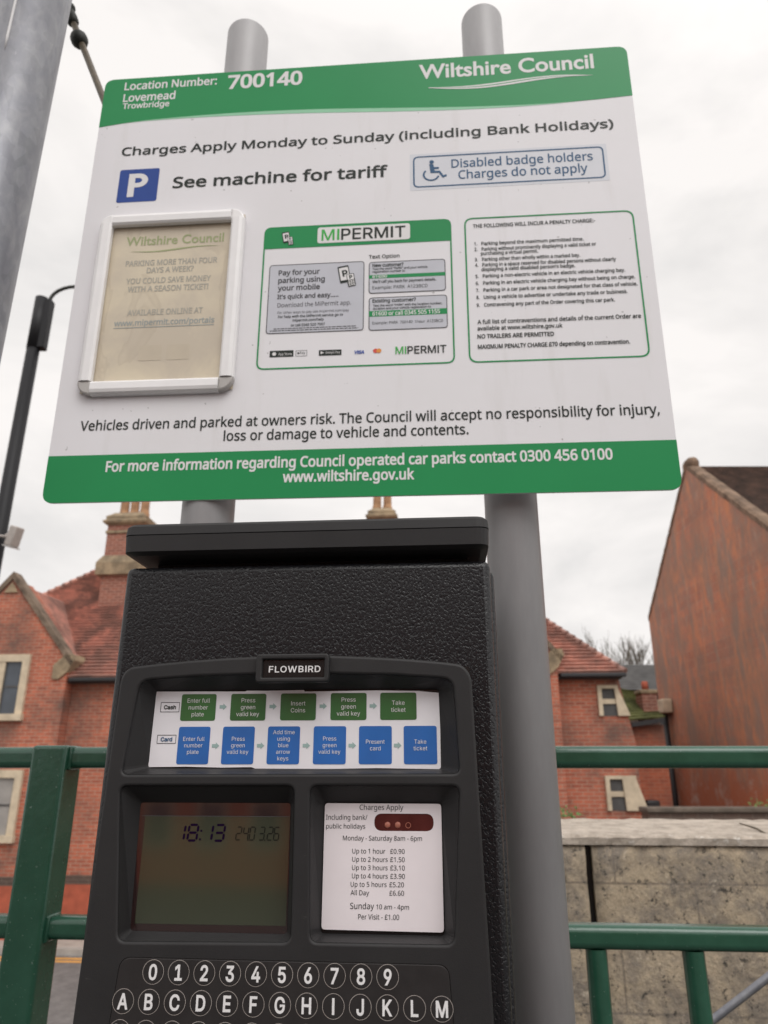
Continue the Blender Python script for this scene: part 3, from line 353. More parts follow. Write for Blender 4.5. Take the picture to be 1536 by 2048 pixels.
INTER = r''' |258|
!|270|93 221 87 700 182 700 176 221/135 -6 111 -2 90 12 77 32 72 56 77 80 90 101 111 114 135 119 159 114 179 101 193 80 197 56 193 32 179 12 159 -2
"|442|107 437 97 700 187 700 177 437/265 437 255 700 344 700 334 437
'|284|107 437 97 700 187 700 177 437
(|376|123 284 127 363 138 445 157 528 181 607 210 679 243 742 325 742 291 667 263 589 239 510 222 431 212 356 208 284 211 221 221 158 236 92 259 22 288 -52 325 -132 243 -132 191 -29 153 75 130 180
)|376|51 -132 89 -50 118 25 140 94 156 160 165 223 168 284 164 356 154 431 137 510 113 589 85 667 51 742 133 742 166 679 195 607 219 528 238 445 249 363 253 284 245 179 222 73 184 -31 133 -132
,|258|52 -164 93 98 188 98 116 -164
-|623|464 336 464 258 157 258 157 336
.|258|131 -6 107 -2 87 12 73 32 68 56 73 81 87 101 107 115 131 119 155 115 176 101 189 81 194 56 189 32 176 12 155 -2
/|343|323 733 98 -105 20 -105 245 733
0|623|312 -9 240 1 179 33 130 85 95 156 73 245 66 350 73 455 95 543 131 614 179 667 240 699 312 709 384 699 444 667 493 614 529 543 550 455 558 350 550 245 529 156 493 85 445 33 384 1/312 68 359 76 399 101 431 142 454 198 468 267 473 350 468 433 454 502 431 558 399 599 359 624 312 632 264 624 224 599 193 558 169 502 155 433 150 350 155 267 169 198 193 142 224 101 264 76
1|623|105 0 105 75 538 75 538 0/380 700 380 0 292 0 292 617 288 617 118 492 118 587 273 700
2|623|88 0 88 65 322 315 388 389 411 420 428 449 437 479 441 511 436 546 423 576 403 600 376 618 344 629 308 632 270 628 237 616 211 596 191 569 179 536 175 498 90 498 97 557 119 609 152 651 197 683 250 703 310 709 369 703 421 683 464 653 497 613 517 565 524 513 521 474 510 437 491 399 462 356 367 247 210 83 210 78 536 78 536 0
3|623|300 -9 238 -4 183 13 134 41 97 79 71 126 60 181 150 181 158 148 174 120 198 98 227 82 262 72 301 69 342 72 378 84 409 102 433 128 448 160 453 199 448 236 435 270 412 299 378 321 333 336 277 341 216 341 216 412 396 617 396 622 96 622 96 700 513 700 513 634 291 383 291 397 363 397 424 380 474 348 510 306 533 256 541 199 533 142 510 91 473 49 425 17 366 -3
4|623|54 145 54 218 340 700 428 700 149 228 149 224 568 224 568 145/388 0 388 167 388 201 388 437 472 437 472 0
5|623|304 -9 245 -3 193 15 148 44 114 83 91 128 82 179 168 179 175 149 190 122 211 100 238 83 270 72 304 69 344 74 380 89 410 112 432 144 446 181 451 223 446 266 432 304 408 336 378 361 341 376 300 381 265 378 230 369 200 356 176 338 93 348 132 700 504 700 504 622 207 622 184 415 187 415 213 433 244 447 279 456 316 459 362 455 404 442 442 421 475 393 501 358 521 318 534 273 538 225 530 161 508 104 472 57 425 21 368 -2
6|623|311 -9 250 -2 196 20 151 56 116 102 95 159 87 223 93 274 110 329 141 392 189 468 347 700 443 700 208 359 200 359 212 378 227 396 246 411 269 422 295 430 323 432 383 426 435 405 477 373 509 330 528 277 535 216 528 154 506 100 472 54 427 20 373 -2/311 67 350 72 383 86 411 109 432 140 446 176 451 216 446 258 432 294 411 323 383 346 350 360 311 365 273 360 239 346 211 324 190 294 176 259 172 218 176 176 190 140 211 109 239 86 273 72
7|623|133 0 445 617 445 622 86 622 86 700 537 700 537 617 227 0
8|623|311 -9 245 -3 187 16 138 46 102 85 79 132 71 186 76 229 89 268 111 303 139 332 173 352 210 364 210 367 164 388 128 424 104 470 97 523 104 574 124 619 157 657 201 685 253 703 311 709 370 703 421 685 464 657 497 619 518 574 525 523 518 471 494 424 459 388 413 367 413 364 450 352 483 332 511 303 533 268 547 229 552 186 544 132 521 85 484 46 436 16 378 -3/311 68 355 71 392 83 422 101 444 126 459 156 463 191 458 227 443 260 420 286 389 307 353 319 311 324 270 319 233 307 202 286 179 260 164 227 159 191 163 156 177 126 200 101 230 83 268 71/311 398 346 402 377 413 403 431 423 455 435 484 439 517 435 550 423 578 404 601 378 618 347 629 311 633 275 629 244 618 218 601 199 578 187 550 183 517 187 484 199 455 218 431 245 413 276 402
9|623|311 709 373 702 427 680 472 644 506 598 528 541 535 477 530 426 513 371 482 308 434 232 276 0 179 0 415 341 423 341 411 322 396 304 376 289 353 278 328 270 300 268 240 274 189 295 146 327 114 370 94 423 87 484 95 546 117 600 151 646 196 680 250 702/311 633 273 628 240 614 212 591 190 560 177 524 172 484 177 443 190 407 212 377 240 354 273 340 311 335 350 340 383 354 411 376 433 406 446 442 451 482 446 524 433 560 411 591 384 614 350 628
:|258|131 -6 107 -2 87 12 73 32 68 56 73 81 87 101 107 115 131 119 155 115 176 101 189 81 194 56 189 32 176 12 155 -2/131 373 107 377 87 391 73 411 68 435 73 459 87 480 107 493 131 498 155 493 176 480 189 459 194 435 189 411 176 391 155 377
?|493|182 209 182 219 185 275 194 316 210 347 231 370 287 410 316 433 339 459 355 491 360 528 356 559 345 585 327 606 303 622 275 632 244 635 216 632 189 623 165 607 146 585 132 556 126 521 38 521 46 576 67 622 100 660 141 687 190 704 244 709 301 704 350 686 391 658 421 621 440 576 446 525 440 473 421 428 391 390 350 359 301 323 285 305 275 283 268 255 266 218 266 209/226 -6 201 -2 181 12 167 32 163 56 167 80 181 101 201 114 226 119 249 114 270 101 283 80 288 56 283 32 270 12 249 -2
A|660|23 0 277 700 380 700 637 0 544 0 395 416 363 512 319 658 337 658 293 510 262 416 117 0/151 195 151 273 509 273 509 195
B|628|83 0 83 700 332 700 398 694 452 675 494 646 524 608 542 564 548 514 544 474 532 440 514 414 490 393 463 378 433 367 433 361 467 354 500 338 529 313 554 280 570 238 575 187 569 137 551 92 519 54 474 25 414 6 339 0/171 78 337 78 407 86 454 110 480 145 489 188 485 222 471 253 450 279 420 300 384 313 342 318 171 318/171 393 327 393 364 396 397 408 424 425 445 449 458 478 462 512 454 555 430 590 389 614 330 622 171 622
C|702|368 -9 282 2 207 34 144 87 96 159 66 247 55 350 66 453 96 541 144 612 207 665 282 698 368 709 419 706 468 694 513 675 553 648 588 615 616 576 637 530 651 479 562 479 551 513 536 543 516 568 492 589 464 606 434 618 402 625 368 627 307 619 253 595 207 555 172 501 150 432 142 350 150 267 172 199 207 145 253 105 307 81 368 73 402 75 434 82 464 94 492 111 516 132 536 157 551 187 562 221 651 221 638 170 617 125 588 85 554 52 513 26 469 6 420 -5
D|691|301 0 132 0 132 78 296 78 374 87 437 111 487 151 521 205 542 272 549 351 542 430 522 496 487 550 440 589 379 613 304 622 128 622 128 700 310 700 405 690 485 658 519 635 549 607 575 575 596 538 625 452 635 351 625 250 596 163 574 126 548 94 518 66 482 42 400 11/171 700 171 0 83 0 83 700
E|576|83 0 83 700 513 700 513 622 171 622 171 393 489 393 489 315 171 315 171 78 516 78 516 0
F|564|83 0 83 700 508 700 508 622 171 622 171 383 476 383 476 304 171 304 171 0
G|716|370 -9 282 2 206 35 143 88 95 159 65 247 55 350 65 453 95 541 142 612 205 665 280 698 365 709 418 705 468 693 514 673 555 646 590 612 618 573 639 529 653 480 561 480 549 512 533 541 513 566 490 587 464 605 434 617 401 625 365 627 306 619 252 595 207 555 172 501 150 432 142 350 150 268 172 199 207 145 253 105 308 81 370 73 425 79 474 98 515 128 545 170 564 220 571 279 598 274 389 274 389 352 658 352 658 275 648 194 620 125 576 68 518 26 449 -1
H|711|83 0 83 700 171 700 171 397 540 397 540 700 629 700 629 0 540 0 540 319 171 319 171 0
I|413|43 0 43 78 163 78 163 622 43 622 43 700 371 700 371 622 251 622 251 78 371 78 371 0
J|545|255 -9 210 -6 171 4 135 21 104 45 78 75 60 111 49 153 46 200 46 238 134 238 134 200 143 143 167 102 206 77 255 69 303 77 341 102 366 143 374 200 374 700 463 700 463 200 459 153 448 111 430 75 405 45 374 21 338 4 299 -6
K|642|144 200 144 297 191 359 240 417 291 474 500 700 617 700 318 380 313 380/83 0 83 700 171 700 171 460 171 310 171 266 171 0/512 0 258 357 314 426 617 0
L|541|83 0 83 700 171 700 171 78 497 78 497 0
M|864|83 0 83 700 209 700 381 257 395 219 412 169 428 115 443 67 423 67 437 114 454 167 471 218 485 257 655 700 781 700 781 0 694 0 694 400 694 450 695 507 696 568 698 629 706 629 685 563 663 499 643 443 627 400 470 0 394 0 234 400 219 442 199 497 178 561 154 629 163 629 165 572 166 511 167 452 168 400 168 0
N|720|83 0 83 700 187 700 472 251 499 207 533 147 569 76 557 74 551 149 549 216 549 268 549 700 638 700 638 0 532 0 278 399 244 455 204 524 148 622 164 624 168 528 171 451 172 400 172 0
O|734|367 -9 282 2 207 34 144 87 96 159 66 247 55 350 66 453 96 541 144 612 207 665 282 698 367 709 453 698 528 665 591 612 638 541 668 453 678 350 668 247 638 159 591 87 528 34 453 2/367 73 427 81 481 105 527 144 562 198 584 267 592 350 584 433 562 502 527 556 481 595 427 619 367 627 307 619 253 595 208 556 172 501 150 432 142 350 150 267 172 198 208 144 253 105 307 81
P|612|83 0 83 700 324 700 398 693 457 671 504 636 536 591 556 538 562 478 556 419 536 365 504 320 457 285 398 263 324 256 150 256 150 334 320 334 370 338 409 352 438 375 458 404 470 439 474 478 470 518 458 552 438 581 408 603 369 617 319 622 171 622 171 0
Q|734|337 219 430 219 508 117 528 89 645 -66 552 -66 475 37 456 63/367 -9 282 2 207 34 144 87 96 159 66 247 55 350 66 453 96 541 144 612 207 665 282 698 367 709 453 698 528 665 591 612 638 541 668 453 678 350 668 247 638 159 591 87 528 34 453 2/367 73 427 81 481 105 527 144 562 198 584 267 592 350 584 433 562 502 527 556 481 595 427 619 367 627 307 619 253 595 208 556 172 501 150 432 142 350 150 267 172 198 208 144 253 105 307 81
R|618|83 0 83 700 325 700 398 693 458 672 504 639 537 596 557 544 563 484 557 425 537 373 504 331 458 299 398 279 325 272 132 272 132 351 321 351 371 355 410 367 439 387 459 413 471 446 475 484 471 523 459 557 439 584 409 605 370 618 320 622 171 622 171 0/486 0 317 315 417 315 589 0
S|614|308 -12 237 -6 175 13 125 43 88 83 63 132 53 188 144 188 152 151 170 121 196 97 229 81 267 71 308 68 353 71 393 83 427 101 453 126 470 157 475 192 471 222 457 246 435 266 407 281 337 306 253 329 176 358 119 398 98 422 83 449 74 479 71 513 79 568 103 616 141 656 189 685 247 703 312 709 378 703 435 685 483 656 519 617 542 572 552 520 464 520 449 567 416 602 368 624 310 631 267 627 230 616 200 599 177 576 163 548 158 517 164 484 180 459 204 439 233 424 292 404 364 384 429 363 462 347 494 327 521 302 543 272 557 235 562 191 554 136 532 87 495 46 445 15 382 -6
T|617|44 622 44 700 574 700 574 622 353 622 353 0 265 0 265 622
U|712|356 -11 279 -3 212 21 157 60 117 110 91 170 83 238 83 700 171 700 171 245 177 198 194 156 221 120 257 93 303 77 356 71 410 77 455 93 491 120 518 156 535 198 540 245 540 700 629 700 629 238 621 170 595 110 555 60 500 21 433 -3
V|660|280 0 23 700 116 700 264 284 296 189 341 42 323 42 367 190 398 284 543 700 637 700 382 0
W|944|213 0 23 700 113 700 225 270 241 200 257 129 271 54 260 54 275 129 291 200 308 270 421 700 522 700 635 270 653 200 669 129 684 54 672 54 686 129 702 200 719 270 830 700 921 700 730 0 627 0 506 444 483 539 462 653 481 653 461 543 437 444 317 0
X|653|25 0 299 391 299 325 40 700 143 700 245 551 281 497 307 453 335 402 319 402 347 452 374 497 411 551 514 700 614 700 356 329 356 395 627 0 525 0 402 178 369 227 344 269 317 318 336 318 310 270 284 228 250 178 126 0
Y|649|280 0 280 287 23 700 125 700 264 474 306 402 343 317 308 317 346 403 386 474 524 700 626 700 369 287 369 0
Z|603|57 0 57 64 376 530 421 592 469 654 479 625 393 622 307 622 55 622 55 700 546 700 546 635 232 177 184 111 134 46 124 75 209 78 295 78 550 78 550 0
a|536|220 -12 173 -7 130 7 93 30 66 61 48 101 42 148 46 189 59 222 80 247 107 266 138 280 172 290 245 303 322 312 347 316 365 323 376 334 379 350 379 353 376 383 367 408 352 428 330 443 302 452 269 455 235 452 205 443 181 430 162 414 147 396 138 377 56 401 78 443 108 476 143 500 183 517 225 526 267 529 329 522 362 512 393 496 421 473 443 441 458 399 463 346 463 0 381 0 381 71 375 71 347 34 324 16 296 1 262 -8/234 62 278 67 314 81 342 102 362 128 375 158 379 190 379 261 357 250 318 242 276 236 241 231 185 218 161 207 142 192 130 171 126 144 130 120 140 99 157 83 179 72 205 65
b|584|316 -11 272 -7 237 5 210 23 190 43 163 81 154 81 154 0 72 0 72 700 156 700 156 439 163 439 189 476 209 495 236 513 271 525 315 529 377 521 431 496 475 456 509 403 530 337 537 260 530 183 509 116 476 62 431 22 377 -3/303 64 348 71 385 90 414 121 435 160 447 208 451 261 447 313 435 359 414 399 385 428 348 447 303 454 259 448 222 429 193 400 172 362 159 315 155 261 159 206 172 158 193 119 222 89 259 71
c|544|285 -11 219 -3 161 23 113 63 77 117 54 183 47 258 54 334 77 401 113 455 161 495 219 521 285 529 323 526 358 519 390 507 420 490 446 469 468 443 485 414 498 381 417 360 400 398 371 428 333 447 285 454 238 447 200 427 170 395 149 355 137 309 132 258 137 208 149 162 170 122 200 91 238 71 285 64 334 71 373 91 401 122 419 161 499 141 487 107 470 77 448 51 421 29 392 12 359 -1 323 -9
d|584|269 -11 207 -3 153 22 109 62 75 116 54 183 47 260 54 337 75 403 109 456 154 496 208 521 269 529 313 525 348 513 375 495 395 476 421 439 428 439 428 700 512 700 512 0 430 0 430 81 422 81 395 43 374 23 347 5 313 -7/281 64 325 71 362 89 391 119 412 158 425 206 429 261 425 315 412 362 391 400 362 429 326 448 281 454 236 447 199 428 170 399 149 359 137 313 132 261 137 208 149 160 170 121 200 90 237 71
e|556|292 -11 221 -3 161 23 112 63 77 117 54 182 47 257 54 333 76 399 111 453 158 494 216 520 282 529 325 525 366 515 404 496 439 469 469 433 491 388 506 333 511 267 511 233 103 233 103 304 465 304 426 278 422 327 410 369 389 405 361 432 326 449 282 454 238 449 201 431 172 405 150 371 136 332 132 290 132 244 137 191 152 146 176 111 208 85 247 69 292 63 322 66 349 73 373 84 393 100 409 121 420 145 502 125 486 87 461 54 428 27 389 6 343 -7
f|349|314 522 314 450 9 450 9 522/111 0 111 594 116 635 132 669 156 695 186 714 221 725 258 729 306 725 334 717 313 645 296 649 268 652 235 647 212 633 199 609 195 576 195 0
g|585|285 -207 231 -203 184 -192 145 -174 113 -152 88 -125 70 -95 140 -56 167 -91 187 -108 212 -121 245 -131 285 -134 342 -126 388 -103 406 -86 418 -64 426 -38 428 -8 428 94 421 94 394 57 374 38 347 22 312 10 268 7 208 14 155 37 110 74 76 124 54 187 47 263 54 339 76 404 110 457 155 496 208 521 270 529 314 525 349 513 376 496 397 476 423 439 431 439 431 522 513 522 513 -12 505 -74 482 -124 446 -161 400 -187 345 -202/282 81 326 87 363 103 392 130 413 167 426 212 430 265 426 317 413 363 392 401 363 430 326 448 282 454 237 448 200 429 170 399 149 361 137 316 132 265 137 213 150 169 171 132 200 104 237 87
h|564|156 312 156 0 72 0 72 700 156 700 156 396 141 396 170 457 209 498 257 521 313 529 363 524 406 507 442 480 469 441 486 392 491 331 491 0 407 0 407 324 399 378 376 419 338 444 289 453 253 449 221 437 194 417 174 389 161 354
i|229|72 0 72 522 156 522 156 0/115 609 93 613 74 626 61 643 57 665 61 686 74 704 93 717 115 721 138 717 157 704 170 686 174 665 170 643 157 626 138 613
j|229|72 522 156 522 156 -41 153 -86 140 -124 119 -155 89 -178 51 -192 5 -196 -14 -196 -14 -119 3 -119 34 -114 56 -99 68 -74 72 -40/115 609 92 613 74 626 61 643 56 665 61 686 74 704 92 717 115 721 137 717 156 704 169 686 173 665 169 643 156 626 137 613
k|524|151 188 151 291 166 291 391 522 496 522 253 274 244 274/72 0 72 700 156 700 156 0/404 0 203 256 263 315 512 0
l|260|192 -3 139 4 102 28 80 65 72 116 72 700 156 700 156 136 159 105 165 86 179 75 201 71 221 72 233 75 249 4 222 -1
m|839|72 0 72 522 154 522 155 406 148 406 162 445 182 476 208 500 237 517 268 528 302 531 354 523 395 496 425 456 442 405 430 405 443 441 464 472 491 497 524 516 561 527 601 531 644 526 684 512 718 487 744 452 761 407 766 351 766 0 682 0 682 349 674 398 650 430 616 449 576 455 543 451 515 440 492 422 475 399 465 372 461 340 461 0 377 0 377 358 370 397 348 428 315 448 274 455 245 451 217 440 192 423 173 398 161 366 156 327 156 0
n|564|156 312 156 0 72 0 72 522 154 522 154 396 141 396 170 457 209 498 257 521 313 529 363 524 406 507 442 480 469 441 486 392 491 331 491 0 407 0 407 324 399 378 376 419 338 444 289 453 253 449 221 437 194 417 174 389 161 354
o|571|285 -11 219 -3 161 23 113 63 77 117 54 183 47 258 54 334 77 401 113 455 161 495 219 521 285 529 353 521 411 495 459 455 494 401 517 334 524 258 517 183 494 117 459 63 411 23 353 -3/285 64 333 71 372 91 402 122 423 162 435 208 439 258 435 309 423 355 402 395 372 427 333 447 285 454 238 447 200 427 170 395 149 355 137 309 132 258 137 208 149 162 170 122 200 91 238 71
p|584|72 -196 72 522 154 522 154 439 163 439 189 476 209 495 236 513 271 525 315 529 377 521 431 496 475 456 509 403 530 337 537 260 530 183 509 116 476 62 431 22 377 -3 316 -11 272 -7 237 5 210 23 190 43 163 81 156 81 156 -196/303 64 348 71 385 90 414 121 435 160 447 208 451 261 447 313 435 359 414 399 385 428 348 447 303 454 259 448 222 429 193 400 172 362 159 315 155 261 159 206 172 158 193 119 222 89 259 71
q|584|512 -196 428 -196 428 81 421 81 395 43 374 23 347 5 313 -7 269 -11 207 -3 153 22 109 62 75 116 54 183 47 260 54 337 75 403 109 456 154 496 208 521 269 529 313 525 348 513 375 495 395 476 422 439 430 439 430 522 512 522/281 64 325 71 362 89 391 119 412 158 425 206 429 261 425 315 412 362 391 400 362 429 326 448 281 454 236 447 199 428 170 399 149 359 137 313 132 261 137 208 149 160 170 121 200 90 237 71
r|357|72 0 72 522 154 522 154 442 159 442 179 477 210 505 249 523 293 529 315 529 335 528 335 443 316 446 285 448 250 444 219 433 193 415 173 390 161 360 156 326 156 0
s|502|250 -11 199 -7 154 5 116 25 85 52 62 87 49 130 129 147 145 109 171 83 206 68 249 62 298 68 336 86 361 111 369 141 364 166 350 187 325 202 292 213 205 234 143 256 99 286 73 327 64 377 71 419 89 456 119 487 158 510 205 524 257 529 307 525 349 513 384 493 411 467 432 435 446 399 369 381 355 409 334 434 302 452 258 458 215 452 180 436 157 412 149 381 155 355 171 335 198 319 236 307 316 288 378 266 421 236 447 196 456 147 449 103 430 65 399 33 358 9 307 -6
t|313|280 522 280 450 9 450 9 522/89 648 173 648 173 134 177 105 187 84 206 73 234 69 255 70 278 74 293 2 264 -4 232 -6 172 3 127 29 99 71 89 128
u|564|251 -7 201 -2 158 15 122 42 95 81 78 130 72 191 72 522 156 522 156 198 164 144 188 103 226 78 275 69 311 73 343 85 369 105 390 133 403 168 407 210 407 522 491 522 491 0 410 0 410 126 423 126 393 64 354 23 306 1
v|536|224 0 24 522 116 522 227 213 257 120 283 29 253 29 279 120 308 213 420 522 511 522 311 0
w|780|189 0 31 522 120 522 184 294 212 188 241 57 227 57 255 185 284 294 347 522 436 522 498 294 525 187 553 57 538 57 568 186 597 294 661 522 749 522 591 0 507 0 439 236 419 310 400 386 381 465 400 465 381 386 361 309 341 236 273 0
x|521|29 0 236 300 235 235 39 522 138 522 203 420 247 349 285 283 241 283 279 349 321 420 388 522 484 522 287 232 287 295 492 0 395 0 318 117 275 187 238 250 281 250 245 187 204 117 126 0
y|536|65 -191 85 -118 98 -120 122 -124 143 -122 162 -115 179 -102 194 -80 207 -49 224 -2 24 522 116 522 227 213 257 119 283 29 253 29 279 120 308 213 420 522 511 522 281 -80 263 -117 243 -147 219 -170 192 -187 161 -196 126 -200 89 -197
z|523|57 0 57 63 350 440 350 444 66 444 66 522 458 522 458 455 173 83 173 78 466 78 466 0
£|584|50 56 50 78 86 84 110 102 124 131 127 172 117 493 122 552 141 604 172 648 215 681 268 702 329 709 381 704 427 687 466 660 498 625 521 581 533 530 452 519 438 565 412 601 376 624 330 631 289 627 256 613 231 592 213 565 203 532 201 496 211 175 209 146 200 122 186 103 169 87 127 67 84 58/50 0 50 78 414 78 433 80 445 87 452 99 454 117 454 147 533 147 533 125 526 70 504 31 467 8 412 0/50 315 50 385 428 385 428 315'''

def read_font(t):
    D = {}
    for ln in t.split('\n'):
        if len(ln) < 3: continue
        c = ln[0]; adv, body = ln[2:].split('|', 1); D[c] = (int(adv), [[(q[k], q[k + 1]) for k in range(0, len(q), 2)] for q in (list(map(int, L.split())) for L in body.split('/') if L)])
    return D
FONTS = {'N': read_font(NOTO), 'I': read_font(INTER)}
FONTS['I']['I'] = (270, [[(86, 0), (86, 700), (184, 700), (184, 0)]])
def fatten(contours, o):
    """move every outline outwards by o units (holes inwards)"""
    if not o: return contours
    area = lambda L: sum(a[0] * b[1] - b[0] * a[1] for a, b in zip(L, L[1:] + L[:1]))
    big = max((area(L) for L in contours), key=abs, default=0); sg = 1 if big > 0 else -1; out = []
    for L in contours:
        R = []; n = len(L)
        for k in range(n):
            p = Vector(L[k]); d1 = (p - Vector(L[k - 1])); d2 = (Vector(L[(k + 1) % n]) - p)
            if d1.length < 1e-6 or d2.length < 1e-6: R.append(tuple(p)); continue
            d1.normalize(); d2.normalize(); n1 = Vector((d1.y, -d1.x)) * sg; n2 = Vector((d2.y, -d2.x)) * sg
            m = n1 + n2; l2 = m.length_squared
            m = n1 if l2 < .2 else m * (2 / l2)
            if m.length > 2: m = m.normalized() * 2
            R.append(tuple(p + m * o))
        out.append(R)
    return out
GLYPHS = {}
def glyph(font, ch, o):
    """filled triangles of one letter: points in letter units and index triples"""
    k = (font, ch, round(o, 1))
    if k in GLYPHS: return GLYPHS[k]
    adv, cs = FONTS[font][ch]; cs = fatten(cs, o); vs, es = [], []
    for L in cs:
        n0 = len(vs); vs += [Vector(p) for p in L]; es += [(n0 + j, n0 + (j + 1) % len(L)) for j in range(len(L))]
    if not vs: GLYPHS[k] = (adv, [], []); return GLYPHS[k]
    ov, oe, of = delaunay_2d_cdt(vs, es, [], 0, 1e-4)[:3]
    def wind(x, y):
        w_ = 0
        for L in cs:
            for p, q in zip(L, L[1:] + L[:1]):
                if (p[1] <= y) != (q[1] <= y):
                    t = (y - p[1]) / (q[1] - p[1])
                    if p[0] + t * (q[0] - p[0]) > x: w_ += 1 if q[1] > p[1] else -1
        return w_
    tri = [f for f in of if wind(sum(ov[i].x for i in f) / len(f), sum(ov[i].y for i in f) / len(f)) != 0]
    GLYPHS[k] = (adv, [tuple(v) for v in ov], tri); return GLYPHS[k]
def outline_text(body, font, o, sp, shear):
    x = 0; pts, fs = [], []
    for ch in body:
        adv, ov, tri = glyph(font, ch, o); n0 = len(pts)
        used = sorted({i for f in tri for i in f}); ix = {i: n0 + k for k, i in enumerate(used)}
        pts += [((ov[i][0] + x + ov[i][1] * shear) / 1000, ov[i][1] / 1000) for i in used]; fs += [tuple(ix[i] for i in f) for f in tri]
        x += adv * sp
    return pts, fs

# ---------------------------------------------------------------- builders
OFF = {}
class Frame:
    """A plan position and a yaw; points are (right, away, height relative to the eye)."""
    def __init__(s, x=0., y=0., yaw=0.): s.x, s.y, s.yaw = x, y, yaw
    def world(s, p):
        c, n = cos(s.yaw), sin(s.yaw)
        return Vector((s.x + p[0] * c + p[1] * n, s.y - p[0] * n + p[1] * c, p[2] + EYE))
def tag(o, label=None, cat=None, group=None, kind=None):
    for k, v in (('label', label), ('category', cat), ('group', group), ('kind', kind)):
        if v: o[k] = v
    return o
def thing(name, base, label, cat, frame=None, group=None):
    f = frame or Frame()
    o = bpy.data.objects.new(name, None); COL.objects.link(o); o.empty_display_size = .1
    o.location = f.world(base); o.rotation_euler = (0, 0, -f.yaw)
    OFF[o.name] = Vector(base)
    return tag(o, label, cat, group)

class MB:
    def __init__(s): s.bm = bmesh.new(); s.mats = []
    def mi(s, m):
        if m is None: return 0
        if m not in s.mats: s.mats.append(m)
        return s.mats.index(m)
    def poly(s, pts, m=None):
        vs = [s.bm.verts.new(p) for p in pts]
        f = s.bm.faces.new(vs); f.material_index = s.mi(m); return f
    def loft(s, loops, m=None, cap0=False, cap1=False, closed=True, smooth=False):
        rows = [[s.bm.verts.new(p) for p in L] for L in loops]; n = len(rows[0]); i = s.mi(m)
        for a, b in zip(rows, rows[1:]):
            for k in range(n if closed else n - 1):
                f = s.bm.faces.new((a[k], a[(k + 1) % n], b[(k + 1) % n], b[k])); f.material_index = i; f.smooth = smooth
        if cap0: f = s.bm.faces.new(rows[0][::-1]); f.material_index = i
        if cap1: f = s.bm.faces.new(rows[-1]); f.material_index = i
    def box(s, x0, x1, y0, y1, z0, z1, m=None, bevel=0, seg=2):
        r = bmesh.ops.create_cube(s.bm, size=1)
        for v in r['verts']:
            v.co = Vector(((x0 + x1) / 2 + v.co.x * (x1 - x0), (y0 + y1) / 2 + v.co.y * (y1 - y0), (z0 + z1) / 2 + v.co.z * (z1 - z0)))
        i = s.mi(m); fs = {f for v in r['verts'] for f in v.link_faces}
        for f in fs: f.material_index = i
        if bevel:
            es = list({e for v in r['verts'] for e in v.link_edges})
            q = bmesh.ops.bevel(s.bm, geom=es, offset=bevel, segments=seg, profile=.5, affect='EDGES')
            for f in q['faces']: f.smooth = True; f.material_index = i
    def tube(s, pts, r, m=None, n=14, cap=True):
        pts = [Vector(p) for p in pts]; loops = []
        rr = r if hasattr(r, '__len__') else [r] * len(pts)
        up = None
        for k, p in enumerate(pts):
            d = (pts[min(k + 1, len(pts) - 1)] - pts[max(k - 1, 0)]).normalized()
            if up is None: up = Vector((0, 1, 0)) if abs(d.y) < .9 else Vector((1, 0, 0))
            a = d.cross(up).normalized(); b = a.cross(d).normalized(); up = b
            loops.append([p + (a * cos(2 * pi * j / n) + b * sin(2 * pi * j / n)) * rr[k] for j in range(n)])
        s.loft(loops, m, cap, cap, smooth=True)
    def ball(s, c, r, m=None, sub=2, sc=(1, 1, 1)):
        q = bmesh.ops.create_icosphere(s.bm, subdivisions=sub, radius=r); i = s.mi(m)
        for v in q['verts']: v.co = Vector(c) + Vector((v.co.x * sc[0], v.co.y * sc[1], v.co.z * sc[2]))
        for v in q['verts']:
            for f in v.link_faces: f.smooth = True; f.material_index = i
    def prism(s, pts, y0, y1, m=None):
        """outline in (x, z) pushed from y0 to y1"""
        s.loft([[(p[0], y0, p[1]) for p in pts], [(p[0], y1, p[1]) for p in pts]], m, True, True)
    def build(s, name, m=None, parent=None, fix=True):
        if not s.bm.faces: s.bm.free(); return None
        if m is not None and not s.mats: s.mats = [m]
        if fix: bmesh.ops.recalc_face_normals(s.bm, faces=s.bm.faces)
        me = bpy.data.meshes.new(name); s.bm.to_mesh(me); s.bm.free()
        for q in s.mats: me.materials.append(q)
        return link(name, me, parent)
def link(name, me, parent=None):
    o = bpy.data.objects.new(name, me); COL.objects.link(o)
    if parent is not None:
        o.parent = parent
        if parent.name in OFF: o.location = -OFF[parent.name]
    else: o.location = (0, 0, EYE)
    return o

def rpoly(pts, r, n=5):
    """round the corners of a polygon"""
    out = []; N = len(pts); rs = r if hasattr(r, '__len__') else [r] * N
    for k in range(N):
        p = Vector(pts[k]); a = Vector(pts[k - 1]) - p; b = Vector(pts[(k + 1) % N]) - p
        d = min(rs[k], a.length * .49, b.length * .49)
        if d < 1e-7: out.append(tuple(p)); continue
        A = p + a.normalized() * d; B = p + b.normalized() * d
        for j in range(n + 1):
            t = j / n; out.append(tuple(A * (1 - t) ** 2 + p * 2 * t * (1 - t) + B * t * t))
    return out
def rect(u0, v0, u1, v1): return [(u0, v0), (u1, v0), (u1, v1), (u0, v1)]
def rrect(u0, v0, u1, v1, r, n=5): return rpoly(rect(u0, v0, u1, v1), r, n)
def mm(pts): return [(p[0] / 1000, p[1] / 1000) for p in pts]
def circ(cx, cy, r, n=24, ry=None): return [(cx + r * cos(2 * pi * k / n), cy + (ry or r) * sin(2 * pi * k / n)) for k in range(n)]

